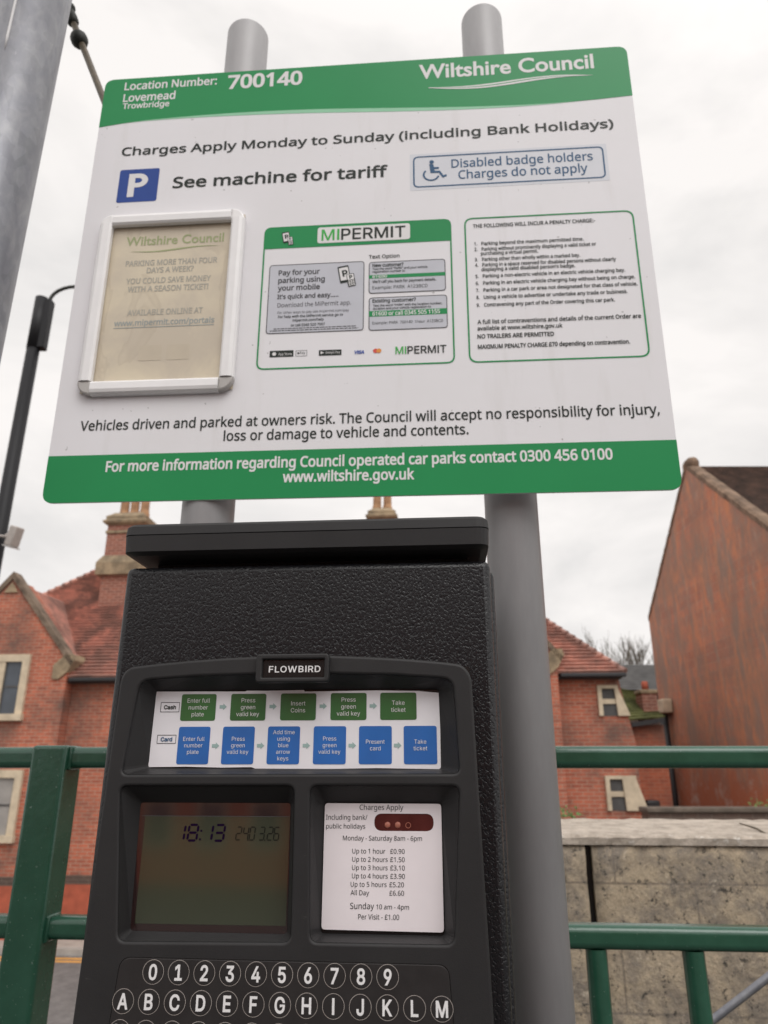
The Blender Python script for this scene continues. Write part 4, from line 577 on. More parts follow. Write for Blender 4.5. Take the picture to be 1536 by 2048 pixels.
class Flat(MB):
    """printed shapes on a plane; map(u, v, d) gives the point, all in millimetres on the plane"""
    def __init__(s, mp, sep=None): super().__init__(); s.mp = mp; s.sep = sep
    def P(s, p, d=0): return s.mp(p[0] / 1000, p[1] / 1000, d / 1000)
    def fill(s, pts, m, d=0): return s.poly([s.P(p, d) for p in pts], m)
    def ring(s, outer, inner, m, d=0):
        A = [s.bm.verts.new(s.P(p, d)) for p in outer]; B = [s.bm.verts.new(s.P(p, d)) for p in inner]; n = len(A); i = s.mi(m)
        for k in range(n):
            f = s.bm.faces.new((A[k], A[(k + 1) % n], B[(k + 1) % n], B[k])); f.material_index = i
    def border(s, u0, v0, u1, v1, r, t, m, d=0):
        s.ring(rrect(u0, v0, u1, v1, r), rrect(u0 + t, v0 + t, u1 - t, v1 - t, max(r - t, .2)), m, d)
    def stroke(s, pts, w, m, d=0):
        for a, b in zip(pts, pts[1:]):
            a = Vector(a); b = Vector(b); t = (b - a).normalized() * w / 2; q = Vector((-t.y, t.x))
            s.fill([a - t + q, a - t - q, b + t - q, b + t + q], m, d); d += .004
    def text(s, body, u0, v, u1=None, cap=None, m=None, d=.6, align='L', bold=0, res=3, rot=0, squash=None, shear=0, sp=1, font='N'):
        if s.sep is not None:
            q = Flat(s.mp); q.text(body, u0, v, u1, cap, m, d, align, bold, res, rot, squash, shear, sp, font); q.build('lettering', None, s.sep); return
        if font == 'B':
            cu = bpy.data.curves.new('t', 'FONT'); cu.body = body; cu.size = 1; cu.offset = bold; cu.resolution_u = res; H_ = .683
            ob = bpy.data.objects.new('t', cu); COL.objects.link(ob); bpy.context.view_layer.update()
            me = bpy.data.meshes.new_from_object(ob.evaluated_get(bpy.context.evaluated_depsgraph_get()))
            bpy.data.objects.remove(ob); bpy.data.curves.remove(cu)
            pts = [(q.co.x, q.co.y) for q in me.vertices]; fs = [tuple(q.vertices) for q in me.polygons]; bpy.data.meshes.remove(me)
        else: pts, fs = outline_text(body, font, bold * 1000, sp, shear); H_ = .7
        xs = [q[0] for q in pts]; x0, x1 = min(xs), max(xs); W = x1 - x0
        if u1 is not None:
            sx = (u1 - u0) / W; sy = cap / H_ if cap else sx
        else: sy = cap / H_; sx = sy * (squash or 1)
        ox = 0
        if align == 'C': ox = -W * sx / 2
        elif align == 'R': ox = -W * sx
        i = s.mi(m); vs = []; cr_, sr_ = cos(rot), sin(rot)
        for q in pts:
            a = (q[0] - x0) * sx + ox; b = q[1] * sy
            vs.append(s.bm.verts.new(s.P((u0 + a * cr_ - b * sr_, v + a * sr_ + b * cr_), d)))
        for f in fs:
            try: g = s.bm.faces.new([vs[k] for k in f]); g.material_index = i
            except ValueError: pass

def plate(mp, outer, holes, d0, d1, bev, m, name, parent, seg=2):
    """a plate with rounded edges and openings, outline in mm, standing from depth d0 to d1 mm"""
    cu = bpy.data.curves.new('p', 'CURVE'); cu.dimensions = '2D'; cu.fill_mode = 'BOTH'
    for L in [outer] + holes:
        sp = cu.splines.new('POLY'); sp.points.add(len(L) - 1); sp.use_cyclic_u = True
        for q, p in zip(sp.points, L): q.co = (p[0] / 1000, p[1] / 1000, 0, 1)
    h = (d1 - d0) / 2000; cu.extrude = h - bev / 1000; cu.bevel_depth = bev / 1000; cu.bevel_resolution = seg; cu.offset = -bev / 1000
    ob = bpy.data.objects.new('p', cu); COL.objects.link(ob); bpy.context.view_layer.update()
    me = bpy.data.meshes.new_from_object(ob.evaluated_get(bpy.context.evaluated_depsgraph_get()))
    bpy.data.objects.remove(ob); bpy.data.curves.remove(cu)
    mid = (d0 + d1) / 2000
    for v in me.vertices: v.co = Vector(mp(v.co.x, v.co.y, mid + v.co.z))
    me.materials.clear(); me.materials.append(m); me.name = name
    bm = bmesh.new(); bm.from_mesh(me); bmesh.ops.remove_doubles(bm, verts=bm.verts, dist=1e-6); bmesh.ops.recalc_face_normals(bm, faces=bm.faces); bm.to_mesh(me); bm.free()
    return link(name, me, parent)

# ================================================================ SETTING
g = MB(); g.box(-400, 400, -400, 900, -6.4, -3.47); tag(g.build('ground', M['ground']), kind='structure')
HF = Frame(1.275, 16.2, radians(4.5))          # the brick house: its front wall lies on local y = 0
def hstruct(name, mb, m):
    o = mb.build(name, m); o.location = HF.world((0, 0, 0)); o.rotation_euler = (0, 0, -HF.yaw); return tag(o, kind='structure')
g = MB(); g.box(-60, 60, -7.2, -.93, -3.469, -3.43); hstruct('road', g, M['asphalt'])
g = MB(); g.box(-60, 60, -.80, .6, -3.469, -3.31); hstruct('pavement', g, M['paving'])
g = MB(); g.box(-60, 60, -.93, -.802, -3.469, -3.305, None, .01); hstruct('kerb', g, M['kerbstone'])
g = MB(); g.box(-60, 60, -1.22, -1.10, -3.428, -3.424); g.box(-60, 60, -1.42, -1.32, -3.428, -3.424); hstruct('yellow_road_marking', g, M['yellow'])
g = MB(); g.box(-60, 60, -10.2, -7.2, -3.469, -3.32); hstruct('near_pavement', g, M['paving'])
g = MB(); g.box(-5, 5, -3.2, 1.75, -3.469, -1.2); tag(g.build('car_park_deck', M['deck']), kind='structure')

# ================================================================ TICKET MACHINE
YW = radians(4.5)
d0 = .68 * cos(YW); MF = Frame(sin(YW) * d0, cos(YW) * d0, YW)
tm = thing('ticket_machine', (-.13, .15, -1.2), 'black parking ticket machine with keypad, screen and tariff card, below the sign', 'ticket machine', MF)
mp = lambda u, v, d: (u, -d, v)
S = .9676                                        # bezel face stands 22 mm proud of the door
b = MB(); b.box(-.3085, .0535, .027, .30, -1.2, .182, None, .005); b.build('cabinet', M['hammer'], tm)
b = MB(); b.box(-.3105, .0485, 0, .0255, -1.12, .186, None, .007, 3); dr = b.build('door', M['hammer'], tm)
# lid: lower tray with chamfer, upper cap, a fine seam between
def lidloops(lv):
    out = []
    for (z, gx, gy) in lv: out.append([(p[0], p[1], z) for p in rrect(-.3125 + gx, -.012 + gy, .0485 - gx, .32 - gy, .012, 5)])
    return out
b = MB(); b.loft(lidloops([(.1958, .020, .024), (.1962, .008, .009), (.1985, .0008, .001), (.2145, 0, 0), (.2148, .0006, .0006)]), None, True, True)
ld = b.build('lid', M['plastic'], tm)
b = MB(); b.loft(lidloops([(.2151, .0006, .0006), (.2155, -.0002, -.0002), (.224, .0004, .0006), (.2268, .003, .003), (.2276, .008, .008)]), None, True, True)
b.build('lid_cap', M['plastic'], tm)
b = MB(); b.box(-.290, .028, .03, .28, .1825, .1957); b.build('neck', M['pureblack'], tm)
# bezel
def sc_(pts, k=S): return [(p[0] * k, p[1] * k) for p in pts]
arch = [(-276, 90), (-240, 93.2), (-205, 95.4), (-170, 96.7), (-138, 97.2), (-104, 96.7), (-70, 95.2), (-35, 93), (-2, 90)]
outer = sc_(rpoly([(-316, -430)] + [(-303, 78), ] + [(-297, 87.5)] + arch + [(19, 87.2)] + [(26.5, 77)] + [(40, -430)], [6, 16, 12] + [3] * 9 + [12, 16, 6], 4))
R1 = sc_(rpoly([(-292, -8), (13, -7), (9.5, 74), (-45, 78), (-138, 80.5), (-230, 78.5), (-284, 75)], [6, 6, 10, 4, 20, 4, 10], 4))
R1i = rpoly([(-266, -2.4), (-3.6, -3.4), (-3.4, 64.5), (-45, 65.1), (-138, 65.3), (-230, 65), (-266, 65)], [3, 3, 3, 1, 4, 1, 3], 4)
R2 = sc_(rpoly([(-279, -140.5), (-131.5, -139), (-133.2, -17.5), (-292, -17.9)], 7, 5)); R2i = rpoly([(-268, -132), (-134, -132.5), (-135.2, -31.5), (-270, -31.5)], 3, 5)
R3 = sc_(rpoly([(-114.8, -138.7), (4, -138.6), (12.5, -17.3), (-118.9, -17.5)], 7, 5)); R3i = rpoly([(-105.6, -131.6), (-3.6, -131.8), (-3.6, -31), (-105.2, -31)], 3, 5)
bz = plate(mp, outer, [R1, R2, R3], 0.2, 22, 2.6, M['plastic'], 'bezel', tm, 3)
for nm, A, B in (('instruction_recess', R1, R1i), ('display_recess', R2, R2i), ('tariff_recess', R3, R3i)):
    f = Flat(mp); f.loft([[f.P(p, 20.5) for p in A], [f.P((p[0] * .97 + q[0] * .03, p[1] * .97 + q[1] * .03), 18.5) for p, q in zip(A, B)], [f.P(q, 1.6) for q in B]], None, smooth=False)
    f.build(nm, M['plastic'], bz)
f = Flat(mp); f.fill(rect(-290, -150, 25, 85), None, .8); f.build('backing', M['pureblack'], bz)
# name badge
f = plate(mp, sc_(rrect(-172, 71.5, -103.5, 97.6, 4)), [sc_(rrect(-166, 76, -108, 92.6, 1))], 20, 29, 1.6, M['plastic'], 'badge', tm)
f2 = Flat(mp); f2.fill(sc_(rect(-167.5, 74.8, -106.5, 94), .962), M['pureblack'], 25.2); f2.build('badge_plate', None, f)
f2 = Flat(mp); f2.text('FLOWBIRD', -161.3 * .961, 81.6 * .961, -112.6 * .961, 5.4, M['inkwhite'], 25.7, bold=.020, sp=1.10, font='I'); f2.build('lettering', None, f)
# instruction card
f = Flat(mp)
f.fill([(-266.6, -1.8), (-232, -1.4), (-200, -2.2), (-172, -1.8), (-168, -3.1), (-100, -3.2), (-60, -2.6), (-3.3, -3.4), (-3.0, 30), (-3.6, 61.6), (-22, 63.4), (-60, 64.2), (-126, 63.6), (-127, 65), (-160, 64.6), (-180, 64.8), (-182, 64.1), (-230, 64.4), (-265.8, 64.6)], M['paper'], 2.2)
ic = f.build('instruction_card', None, tm)
f = Flat(mp)
def step(u0, v0, u1, v1, m, lines, cap, lead):
    f = Flat(mp); f.fill(rrect(u0, v0, u1, v1, 2.2), m, 2.5); cx = (u0 + u1) / 2; n = len(lines); cy = (v0 + v1) / 2 + (n - 1) * lead / 2 - cap / 2
    for k, t in enumerate(lines): f.text(t, cx, cy - k * lead, None, cap, M['inkwhite'], 2.8, 'C', squash=1.0, font='I', bold=-.004)
    f.build('step_box', None, ic)
gx = [-241, -194.4, -148.0, -101.8, -56.6]
for x, L in zip(gx, (['Enter full', 'number', 'plate'], ['Press', 'green', 'valid key'], ['Insert', 'Coins'], ['Press', 'green', 'valid key'], ['Take', 'ticket'])):
    step(x, 38.2, x + 32.8, 62, M['stepgreen'], L, 3.75, 6.1)
bx = [-241, -199.9, -158.4, -116.6, -75.6, -35.6]
for x, L in zip(bx, (['Enter full', 'number', 'plate'], ['Press', 'green', 'valid key'], ['Add time', 'using', 'blue', 'arrow', 'keys'], ['Press', 'green', 'valid key'], ['Present', 'card'], ['Take', 'ticket'])):
    step(x, .6, x + 29.4, 33, M['stepblue'], L, 3.5, 5.6)
def arrow(cx, cy):
    f = Flat(mp); f.fill([(cx - 3.4, cy - 1.5), (cx, cy - 1.5), (cx, cy - 3), (cx + 3.3, cy), (cx, cy + 3), (cx, cy + 1.5), (cx - 3.4, cy + 1.5)], M['arrow'], 2.5); f.build('arrow', None, ic)
for k in range(4): arrow((gx[k] + 32.8 + gx[k + 1]) / 2, 50.5)
for k in range(5): arrow((bx[k] + 29.4 + bx[k + 1]) / 2, 16.4)
for (u0, v0, u1, v1, t, m) in ((-260.4, 46, -242.4, 54.9, 'Cash', M['ink']), (-260.8, 18.3, -243, 26, 'Card', M['inkblue'])):
    f = Flat(mp); f.border(u0, v0, u1, v1, .3, .5, M['inkgrey'], 2.5); f.text(t, (u0 + u1) / 2, (v0 + v1) / 2 - 1.7, None, 3.4, m, 2.7, 'C', bold=.03, squash=1.05, font='I'); f.build('row_heading', None, ic)
# display
f = Flat(mp); f.fill(R2i, M['lcdedge'], 1.9)
dp_ = f.build('display', None, tm)
f = Flat(mp); f.fill(rect(-264.6, -126.5, -135.2, -42.6), M['lcd'], 2.2); f.build('screen', None, dp_)
f = Flat(mp); f.fill(rect(-268, -42.6, -135.4, -42.1), M['inkgrey'], 2.3); f.build('screen_edge', None, dp_)
SEG = {'0': 'abcdef', '1': 'bc', '2': 'abged', '3': 'abgcd', '4': 'fgbc', '6': 'afgedc', '8': 'abcdefg'}
def digit(ch, u, v, w_, h, t, m, d, sl=.1):
    g_ = t * .25; H = h / 2
    segs = {'a': (0, h, w_, h), 'g': (0, H, w_, H), 'd': (0, 0, w_, 0), 'f': (0, H, 0, h), 'b': (w_, H, w_, h), 'e': (0, 0, 0, H), 'c': (w_, 0, w_, H)}
    for q in SEG[ch]:
        x0, y0, x1, y1 = segs[q]; hz = y0 == y1
        if hz: pts = [(x0 + g_, y0), (x0 + g_ + t / 2, y0 + t / 2), (x1 - g_ - t / 2, y0 + t / 2), (x1 - g_, y0), (x1 - g_ - t / 2, y0 - t / 2), (x0 + g_ + t / 2, y0 - t / 2)]
        else: pts = [(x0, y0 + g_), (x0 + t / 2, y0 + g_ + t / 2), (x0 + t / 2, y1 - g_ - t / 2), (x0, y1 - g_), (x0 - t / 2, y1 - g_ - t / 2), (x0 - t / 2, y0 + g_ + t / 2)]
        f.fill([(u + x + (y) * sl, v + y) for x, y in pts], m, d)
f = Flat(mp)
for ch, u in (('1', -236.5), ('8', -225), ('1', -211.8), ('3', -201.3)): digit(ch, u, -62, 8, 12.6, 1.9, M['segment'], 2.6)
for v in (-54.2, -61): f.fill(rrect(-214.6 + (v + 62) * .1, v - .8, -213 + (v + 62) * .1, v + .8, .3), M['segment'], 2.6)
f.build('time_digits', None, dp_); f = Flat(mp)
for ch, u in (('2', -182.2), ('4', -176), ('0', -170.3), ('3', -161.8), ('2', -154.6), ('6', -149)): digit(ch, u, -61.2, 4.2, 10.2, .95, M['segthin'], 2.6)
for u in (-171.2, -156.4): f.fill(rrect(u - .5, -61.8, u + .4, -60.8, .2), M['segthin'], 2.6)
f.build('date_digits', None, dp_)
# tariff card
f = Flat(mp)
hole = rrect(-61.5, -53.4, -10.6, -39.6, 6.9, 8)
tc_ = plate(mp, rpoly([(-105.2, -128.6), (-4, -129.4), (-3.8, -31.6), (-104.8, -31.4)], 3, 4), [hole], 2.0, 2.5, .05, M['paperpink'], 'tariff_card', tm, 0)
f = Flat(mp); f.fill(rect(-64, -56, -8, -37), M['maroon'], 1.75)
sw = f.build('sensor_window', None, tm)
f = Flat(mp)
for cx, m in ((-50.2, M['copper']), (-41.4, M['copper'])):
    f.ball(f.P((cx, -48.6), 1.8), .0026, m, 2, (1, .35, 1))
for cx in (-32.4,):
    f.ring(circ(cx, -48.8, 2.4), circ(cx, -48.8, 1.9), M['copper'], 1.95)
f.build('sensor_lens', None, sw)
f = Flat(mp, tc_); I = M['ink']
f.text('Charges Apply', -74.3, -36.7, -36.4, 4.2, I, 2.8); f.text('Including bank/', -103.4, -44.6, -67.5, 3.9, I, 2.8); f.text('public holidays', -103.2, -51.6, -69.3, 3.7, I, 2.8)
f.text('Monday - Saturday 8am - 6pm', -88.4, -60.9, -20.8, 3.7, I, 2.8)
for k, (a, c) in enumerate((('Up to 1 hour', '£0.90'), ('Up to 2 hours', '£1.50'), ('Up to 3 hours', '£3.10'), ('Up to 4 hours', '£3.90'), ('Up to 5 hours', '£5.20'), ('All Day', '£6.60'))):
    v = -71.0 - k * 6.35; uu = -80.2 - (1 if k > 3 else 0)
    f.text(a, uu, v, uu + (28.2 if k == 0 else 30.2 if k < 5 else 15.6), 3.7, I, 2.8); f.text(c, -47.8 - (.8 if k > 3 else 0), v, -35.6 - (.8 if k > 3 else 0), 3.7, I, 2.8)
f.text('Sunday', -81.4, -113, -61.4, 4.5, I, 2.8); f.text('10 am - 4pm', -59.6, -113, -32.4, 3.6, I, 2.8); f.text('Per Visit - £1.00', -74.6, -120.6, -40.6, 3.8, I, 2.8)
# keypad
kp = plate(mp, sc_(rpoly([(-283, -262), (6, -264), (-1.2, -153), (-274, -152.2)], [6, 6, 9, 9], 5)), [], 21.0, 22.9, .5, M['keypad'], 'keypad', tm, 1)
f = Flat(mp); f.ring(sc_(rpoly([(-283.8, -263), (6.8, -265), (-.5, -152.4), (-274.7, -151.6)], [6, 6, 9, 9], 5)), sc_(rpoly([(-283.2, -262.2), (6.2, -264.2), (-1.0, -152.9), (-274.2, -152.1)], [6, 6, 9, 9], 5)), M['pureblack'], 22.25); f.build('keypad_gap', None, kp)
def key(ch, u, v):
    f = Flat(mp); u *= .9655; v *= .9655
    f.loft([[f.P(p, 22.9) for p in circ(u, v, 8.15, 28)], [f.P(p, 23.35) for p in circ(u, v, 8.0, 28)]], M['keypad'], False, True)
    f.ring(circ(u, v, 8.75, 32), circ(u, v, 8.42, 32), M['arrow'] if False else M['camgrey'], 23.0)
    f.text(ch, u, v - 5.2, None, 10.4, M['inkwhite'], 23.5, 'C', bold=.028, squash=.84, font='I')
    f.build('key', None, kp)
for k, ch in enumerate('0123456789'): key(ch, -245.7 + k * 21.7, -162.3 + 0)
for k, ch in enumerate('ABCDEFGHIJKLM'): key(ch, -268.9 + k * 21.82, -183.6)
for k, ch in enumerate('NOPQRSTUVWXYZ'): key(ch, -269.6 + k * 21.9, -205.4)
b = MB(); b.box(-.22, -.04, -.030, .0, -.62, -.50, None, .006); b.build('ticket_tray', M['plastic'], tm)

# ================================================================ SIGN ON TWO POSTS
ps = thing('parking_sign', (-.04, 1.06, -1.2), 'large white and green car park sign bolted to two grey posts', 'sign')
SCN = Vector((-0.04676, 1.0, 0.79549)); SU = Vector((.99707, -.07629, -.00562)); SV = Vector((.0034, -.02923, .99957)); SN = Vector((-.07643, -.99666, -.02889))
smp = lambda u, v, d: SCN + SU * u + SV * v + SN * d
W, H = 479.1, 419.1
panel = plate(smp, rrect(-W, -H, W, H, 18, 6), [], -4, 0, .4, M['signwhite'], 'panel', ps, 1)
for (x, y, zt) in ((.197, 1.062, 1.419), (-.2745, 1.072, 1.391)):
    b = MB(); n = 40
    b.loft([[(x + (.0405 - q) * cos(2 * pi * k / n), y + (.0405 - q) * sin(2 * pi * k / n), z) for k in range(n)] for q, z in ((0, -1.2), (0, zt - .004), (.001, zt - .001), (.004, zt))], None, True, True, smooth=True)
    po = b.build('post', M['grey'], ps)
    for zz in (1.12, .47):
        c = MB(); c.loft([[(x + r * cos(2 * pi * k / n), y + r * sin(2 * pi * k / n), z) for k in range(n)] for r, z in ((.0408, zz), (.0435, zz + .001), (.0435, zz + .029), (.0408, zz + .03))], None)
        c.build('clip_band', M['galv'], po)
b = MB()
for v in (325, -325):
    for s_ in (0,): b.loft([[smp(u / 1000, (v + q) / 1000, dd / 1000) for (u, q, dd) in ((-440, -12, -4.5), (440, -12, -4.5), (440, 12, -4.5), (-440, 12, -4.5))], [smp(u / 1000, (v + q) / 1000, dd / 1000) for (u, q, dd) in ((-440, -9, -15), (440, -9, -15), (440, 9, -15), (-440, 9, -15))]], None, True, True)
b.build('back_rail', M['galv'], ps)
def spl(pts, n=8):
    out = []
    for k in range(len(pts) - 1):
        p0 = pts[max(k - 1, 0)]; p1 = pts[k]; p2 = pts[k + 1]; p3 = pts[min(k + 2, len(pts) - 1)]
        for j in range(n):
            t = j / n
            out.append(tuple(.5 * (2 * p1[i] + (p2[i] - p0[i]) * t + (2 * p0[i] - 5 * p1[i] + 4 * p2[i] - p3[i]) * t * t + (3 * p1[i] - p0[i] - 3 * p2[i] + p3[i]) * t ** 3) for i in (0, 1)))
    return out + [pts[-1]]
wave = spl([(-W, 307), (-400, 316.5), (-290, 321), (-180, 321.5), (-70, 318.5), (46, 312), (163, 305), (260, 301), (337, 300), (410, 302), (W, 306.5)])
topc = rpoly([(W, 306.5), (W, H), (-W, H), (-W, 307)], [0, 18, 18, 0], 6)
f = Flat(smp); f.fill(wave + topc[1:-1], M['signgreen'], .35); f.build('header_band', None, panel)
f = Flat(smp); lo = [(u, v - 8.5 * max(0, sin(pi * min(1, max(0, (u + 440) / 830)))) - .02) for u, v in wave]
f.ring_ = None
for a, b_, c, e in zip(wave, wave[1:], lo[1:], lo): f.fill([a, b_, c, e], M['palegreen'], .3)
f.build('header_stripe', None, panel)
f = Flat(smp); f.fill(rpoly([(-W, -341.5), (-W, -H), (W, -H), (W, -341.5)], [0, 18, 18, 0], 6), M['signgreen'], .35); f.build('footer_band', None, panel)
# lettering straight on the panel
f = Flat(smp, panel); Wt, Ik = M['inkwhite'], M['ink']
f.text('Location Number:', -440.6, 391.6, -264.5, 17.5, Wt, bold=.024); f.text('700140', -243.7, 379.6, -104.5, 30, Wt, bold=.036)
f.text('Lovemead', -440.1, 363.6, -341, 17.5, Wt, bold=.024); f.text('Trowbridge', -439.3, 347, -350.6, 12.6, Wt, bold=.024)
f.text('Wiltshire Council', 109, 373.6, 419, 31.5, Wt, bold=.022, res=4, font='B')
f.text('For more information regarding Council operated car parks contact 0300 456 0100', -383.7, -369.6, 385.2, 16.6, Wt, bold=.030)
f.text('www.wiltshire.gov.uk', -105.2, -393.5, 93.7, 16.2, Wt, bold=.030)
def swoosh(f, u0, v0, u1, v1, h, m, d, th=1.0):
    n = 24; top = []; bot = []
    for k in range(n + 1):
        t = k / n; base = v0 + (v1 - v0) * t + h * .42 * sin(2 * pi * (t - .55)) ; top.append((u0 + (u1 - u0) * t, base + h * .5 * sin(pi * t) * th)); bot.append((u0 + (u1 - u0) * t, base - h * .5 * sin(pi * t) * th))
    for k in range(n):
        if k: f.fill([bot[k], bot[k + 1], top[k + 1], top[k]] if k < n - 1 else [bot[k], top[k + 1], top[k]], m, d)
f = Flat(smp); swoosh(f, 113, 351, 418, 355, 12, Wt, .7, .75)
swoosh(f, 130, 350.6, 395, 355.2, 11, M['signgreen'], .8, .16); f.build('swoosh', None, panel)

f = Flat(smp, panel)
f.text('Charges Apply Monday to Sunday (including Bank Holidays)', -428.6, 239, 441, 17.6, Ik, bold=.020)
f.text('See machine for tariff', -327.2, 161.8, 53, 22.4, Ik, bold=.024)
f.text('Vehicles driven and parked at owners risk. The Council will accept no responsibility for injury,', -434, -299.5, 460, 16.4, Ik, bold=.014)
f.text('loss or damage to vehicle and contents.', -201, -323.4, 176, 16.4, Ik, bold=.014)

# parking symbol
f = Flat(smp); f.fill(rrect(-426.5, 136, -354, 207, 4.5), M['signblue'], .35); pk = f.build('parking_symbol', None, ps)
f = Flat(smp)
f.fill([(-408.5, 147), (-396.5, 147), (-396.5, 197), (-408.5, 197)], Wt, .7)
n = 16; ocx, ocy = -391, 182
for k in range(n):
    a0 = -pi / 2 + pi * k / n; a1 = -pi / 2 + pi * (k + 1) / n
    f.fill([(ocx + 18 * cos(a0), ocy + 15 * sin(a0)), (ocx + 18 * cos(a1), ocy + 15 * sin(a1)), (ocx + 7 * cos(a1), ocy + 5.4 * sin(a1)), (ocx + 7 * cos(a0), ocy + 5.4 * sin(a0))], Wt, .7)
f.fill(rect(-396.5, 167, -391, 176.6), Wt, .7); f.fill(rect(-396.5, 187.4, -391, 197), Wt, .7)
f.build('lettering', None, pk)
# disabled badge notice
f = Flat(smp); f.fill(rrect(91, 129, 425, 205.5, 2), M['badgeblue'], .2); nb = f.build('badge_notice', None, ps)
f = Flat(smp); B = M['inkblue']; f.sep = nb; f.border(96.5, 134.6, 419.5, 200.4, 10, 2.6, B, .5)
f.text('Disabled badge holders', 162.4, 172.6, 400.7, 17.2, B, bold=.012); f.text('Charges do not apply', 173.7, 148.6, 390.4, 17.2, B, bold=.012)
f.fill(circ(128.6, 187, 3.9), B, .6)
f.fill([(124.4, 183), (131.4, 182), (132.4, 176), (140.6, 175.6), (141, 171.8), (132.6, 171.4), (133.4, 168), (142.6, 167.6), (148.4, 157.6), (153, 159.6), (154.4, 156), (147.2, 152.6), (140.4, 163.4), (126.4, 163.6)], B, .6)
for k in range(20):
    a0 = radians(135 + k * 10.5); a1 = radians(135 + (k + 1) * 10.5); cx, cy = 127.5, 160.5
    f.fill([(cx + 14.4 * cos(a0), cy + 13.4 * sin(a0)), (cx + 14.4 * cos(a1), cy + 13.4 * sin(a1)), (cx + 11.4 * cos(a1), cy + 10.4 * sin(a1)), (cx + 11.4 * cos(a0), cy + 10.4 * sin(a0))], B, .62)
f.build('wheelchair_symbol', None, nb)
# payment panel
f = Flat(smp); f.border(-157, -203, 159, 68, 13, 2.6, M['signgreen'], .5)
f.fill([(-157 + 2.5, 24.5)] + [(156.5, 24.5)] + rpoly([(156.5, 24.5), (156.5, 65.6), (-154.5, 65.6), (-154.5, 24.5)], [0, 10, 10, 0], 5)[1:-1], M['signgreen'], .45)
pp = f.build('payment_panel', None, ps)
f = Flat(smp); f.fill(rrect(-65.5, 31, 90.4, 62.6, 5), M['inkwhite'], .8)
def milogo(u0, v, u1, cap, d):
    t = u0 + (u1 - u0) * .213
    f.sep = pp; f.text('MI', u0, v, t, cap, M['midgreen'], d, bold=.012, font='I'); f.text('PERMIT', t + (u1 - u0) * .022, v, u1, cap, Ik, d, bold=.016, font='I'); f.sep = None
milogo(-58.6, 36, 82.7, 21.5, 1.1); milogo(65.7, -183.4, 145.9, 13, .7)
f.build('logo_plate', None, pp)
def phone(cx, cy, k, rot):
    def R(p): return (cx + (p[0] * cos(rot) - p[1] * sin(rot)) * k, cy + (p[0] * sin(rot) + p[1] * cos(rot)) * k)
    f.fill([R(p) for p in rrect(-11, -14, 9, 21, 2)], Ik, 1.0); f.fill([R(p) for p in rect(-9, -9, 7.4, 17.5)], M['inkwhite'], 1.1)
    q = R((-4.5, -1)); f.text('P', q[0], q[1], None, 12 * k, Ik, 1.2, bold=.05, rot=rot, font='I')
    f.fill([R(p) for p in rrect(2, -24, 16, 2, 2)], Ik, 1.3); f.fill([R(p) for p in rrect(3.2, -10.5, 14.8, .8, 1)], M['inkwhite'], 1.4)
    q = R((6.6, -8.6)); f.text('P', q[0], q[1], None, 7 * k, Ik, 1.5, bold=.05, rot=rot, font='I')
    for a in range(3):
        for c in range(4): f.fill([R(p) for p in rect(3.6 + a * 3.9, -22.6 + c * 2.9, 6.6 + a * 3.9, -20.8 + c * 2.9)], M['inkwhite'], 1.4)
f = Flat(smp); phone(-118, 44, .62, radians(10)); f.build('phone_symbol', None, pp)
def graybox(u0, v0, u1, v1):
    f.fill(rrect(u0, v0, u1, v1, 6), M['boxgrey'], .45); f.border(u0, v0, u1, v1, 6, 1.3, M['inkgrey'], .6)
f = Flat(smp); graybox(-144.5, -138.5, 14.6, -8); f.build('pay_box', None, pp); f = Flat(smp, pp)
for t, v, u1, cap in (('Pay for your', -28.6, -59.4, 9.4), ('parking using', -43.4, -50.6, 9.4), ('your mobile', -58, -58.5, 9.4), ("It's quick and easy.....", -74, -27.3, 8.2)): f.text(t, -128.6, v, u1, cap, M['inkgrey'], .8, bold=.026)
f.text('Download the MiPermit app.', -127.5, -90, -6.5, 8, M['inkgrey'], .8)
f.text('For other ways to pay see mipermit.com/pay', -126.9, -102.2, -9.6, 4.6, M['inkgrey'], .8); f.text('For help with the MiPermit service go to', -125.7, -110, -19.2, 4.6, M['ink'], .8, bold=.02)
f.text('mipermit.com/help', -101.4, -117.4, -50.5, 4.6, M['ink'], .8, bold=.02); f.text('or call 0345 520 7007', -103.6, -126.4, -48.2, 4.6, M['ink'], .8, bold=.02)
f = Flat(smp)
for v, a, c in ((-130.6, -132, 2), (-134.2, -138, 6)):
    u = a
    while u < c:
        l = random.uniform(3, 9); f.fill(rect(u, v, min(u + l, c), v + 1.5), M['inkgrey'], .7); u += l + 1.1
f.build('small_print', None, pp); f = Flat(smp); phone(-17, -35, .92, radians(10)); f.build('phone_symbol', None, pp)
f = Flat(smp, pp); f.text('Text Option', 22, -3.6, 72.6, 6.6, Ik, .7, bold=.016)
f = Flat(smp); graybox(22, -71, 147.6, -10.6); f.fill(rect(22.4, -42.6, 147.3, -36), M['signgreen'], .7); f.build('text_option_box', None, pp); f = Flat(smp, pp)
f.text('New customer?', 27.9, -20.4, 79.2, 6, Ik, .8, bold=.03); f.text('Text the word "PARK" and your vehicle', 28, -26.4, 118.4, 4, Ik, .8, bold=.02); f.text('registration number to', 28, -31.8, 81.5, 4, Ik, .8, bold=.02)
f.text('61600', 28.1, -41.8, 52, 5, Wt, .9, bold=.02); f.text("We'll call you back for payment details.", 28.2, -51.4, 131.9, 5, Ik, .8, bold=.02); f.text('Example: PARK  A123BCD', 28.3, -63.2, 118, 6, Ik, .8)
f = Flat(smp); graybox(22.6, -139.6, 149, -78.6); f.fill(rect(23, -114.2, 148.6, -103.8), M['signgreen'], .7); f.build('text_option_box', None, pp); f = Flat(smp, pp)
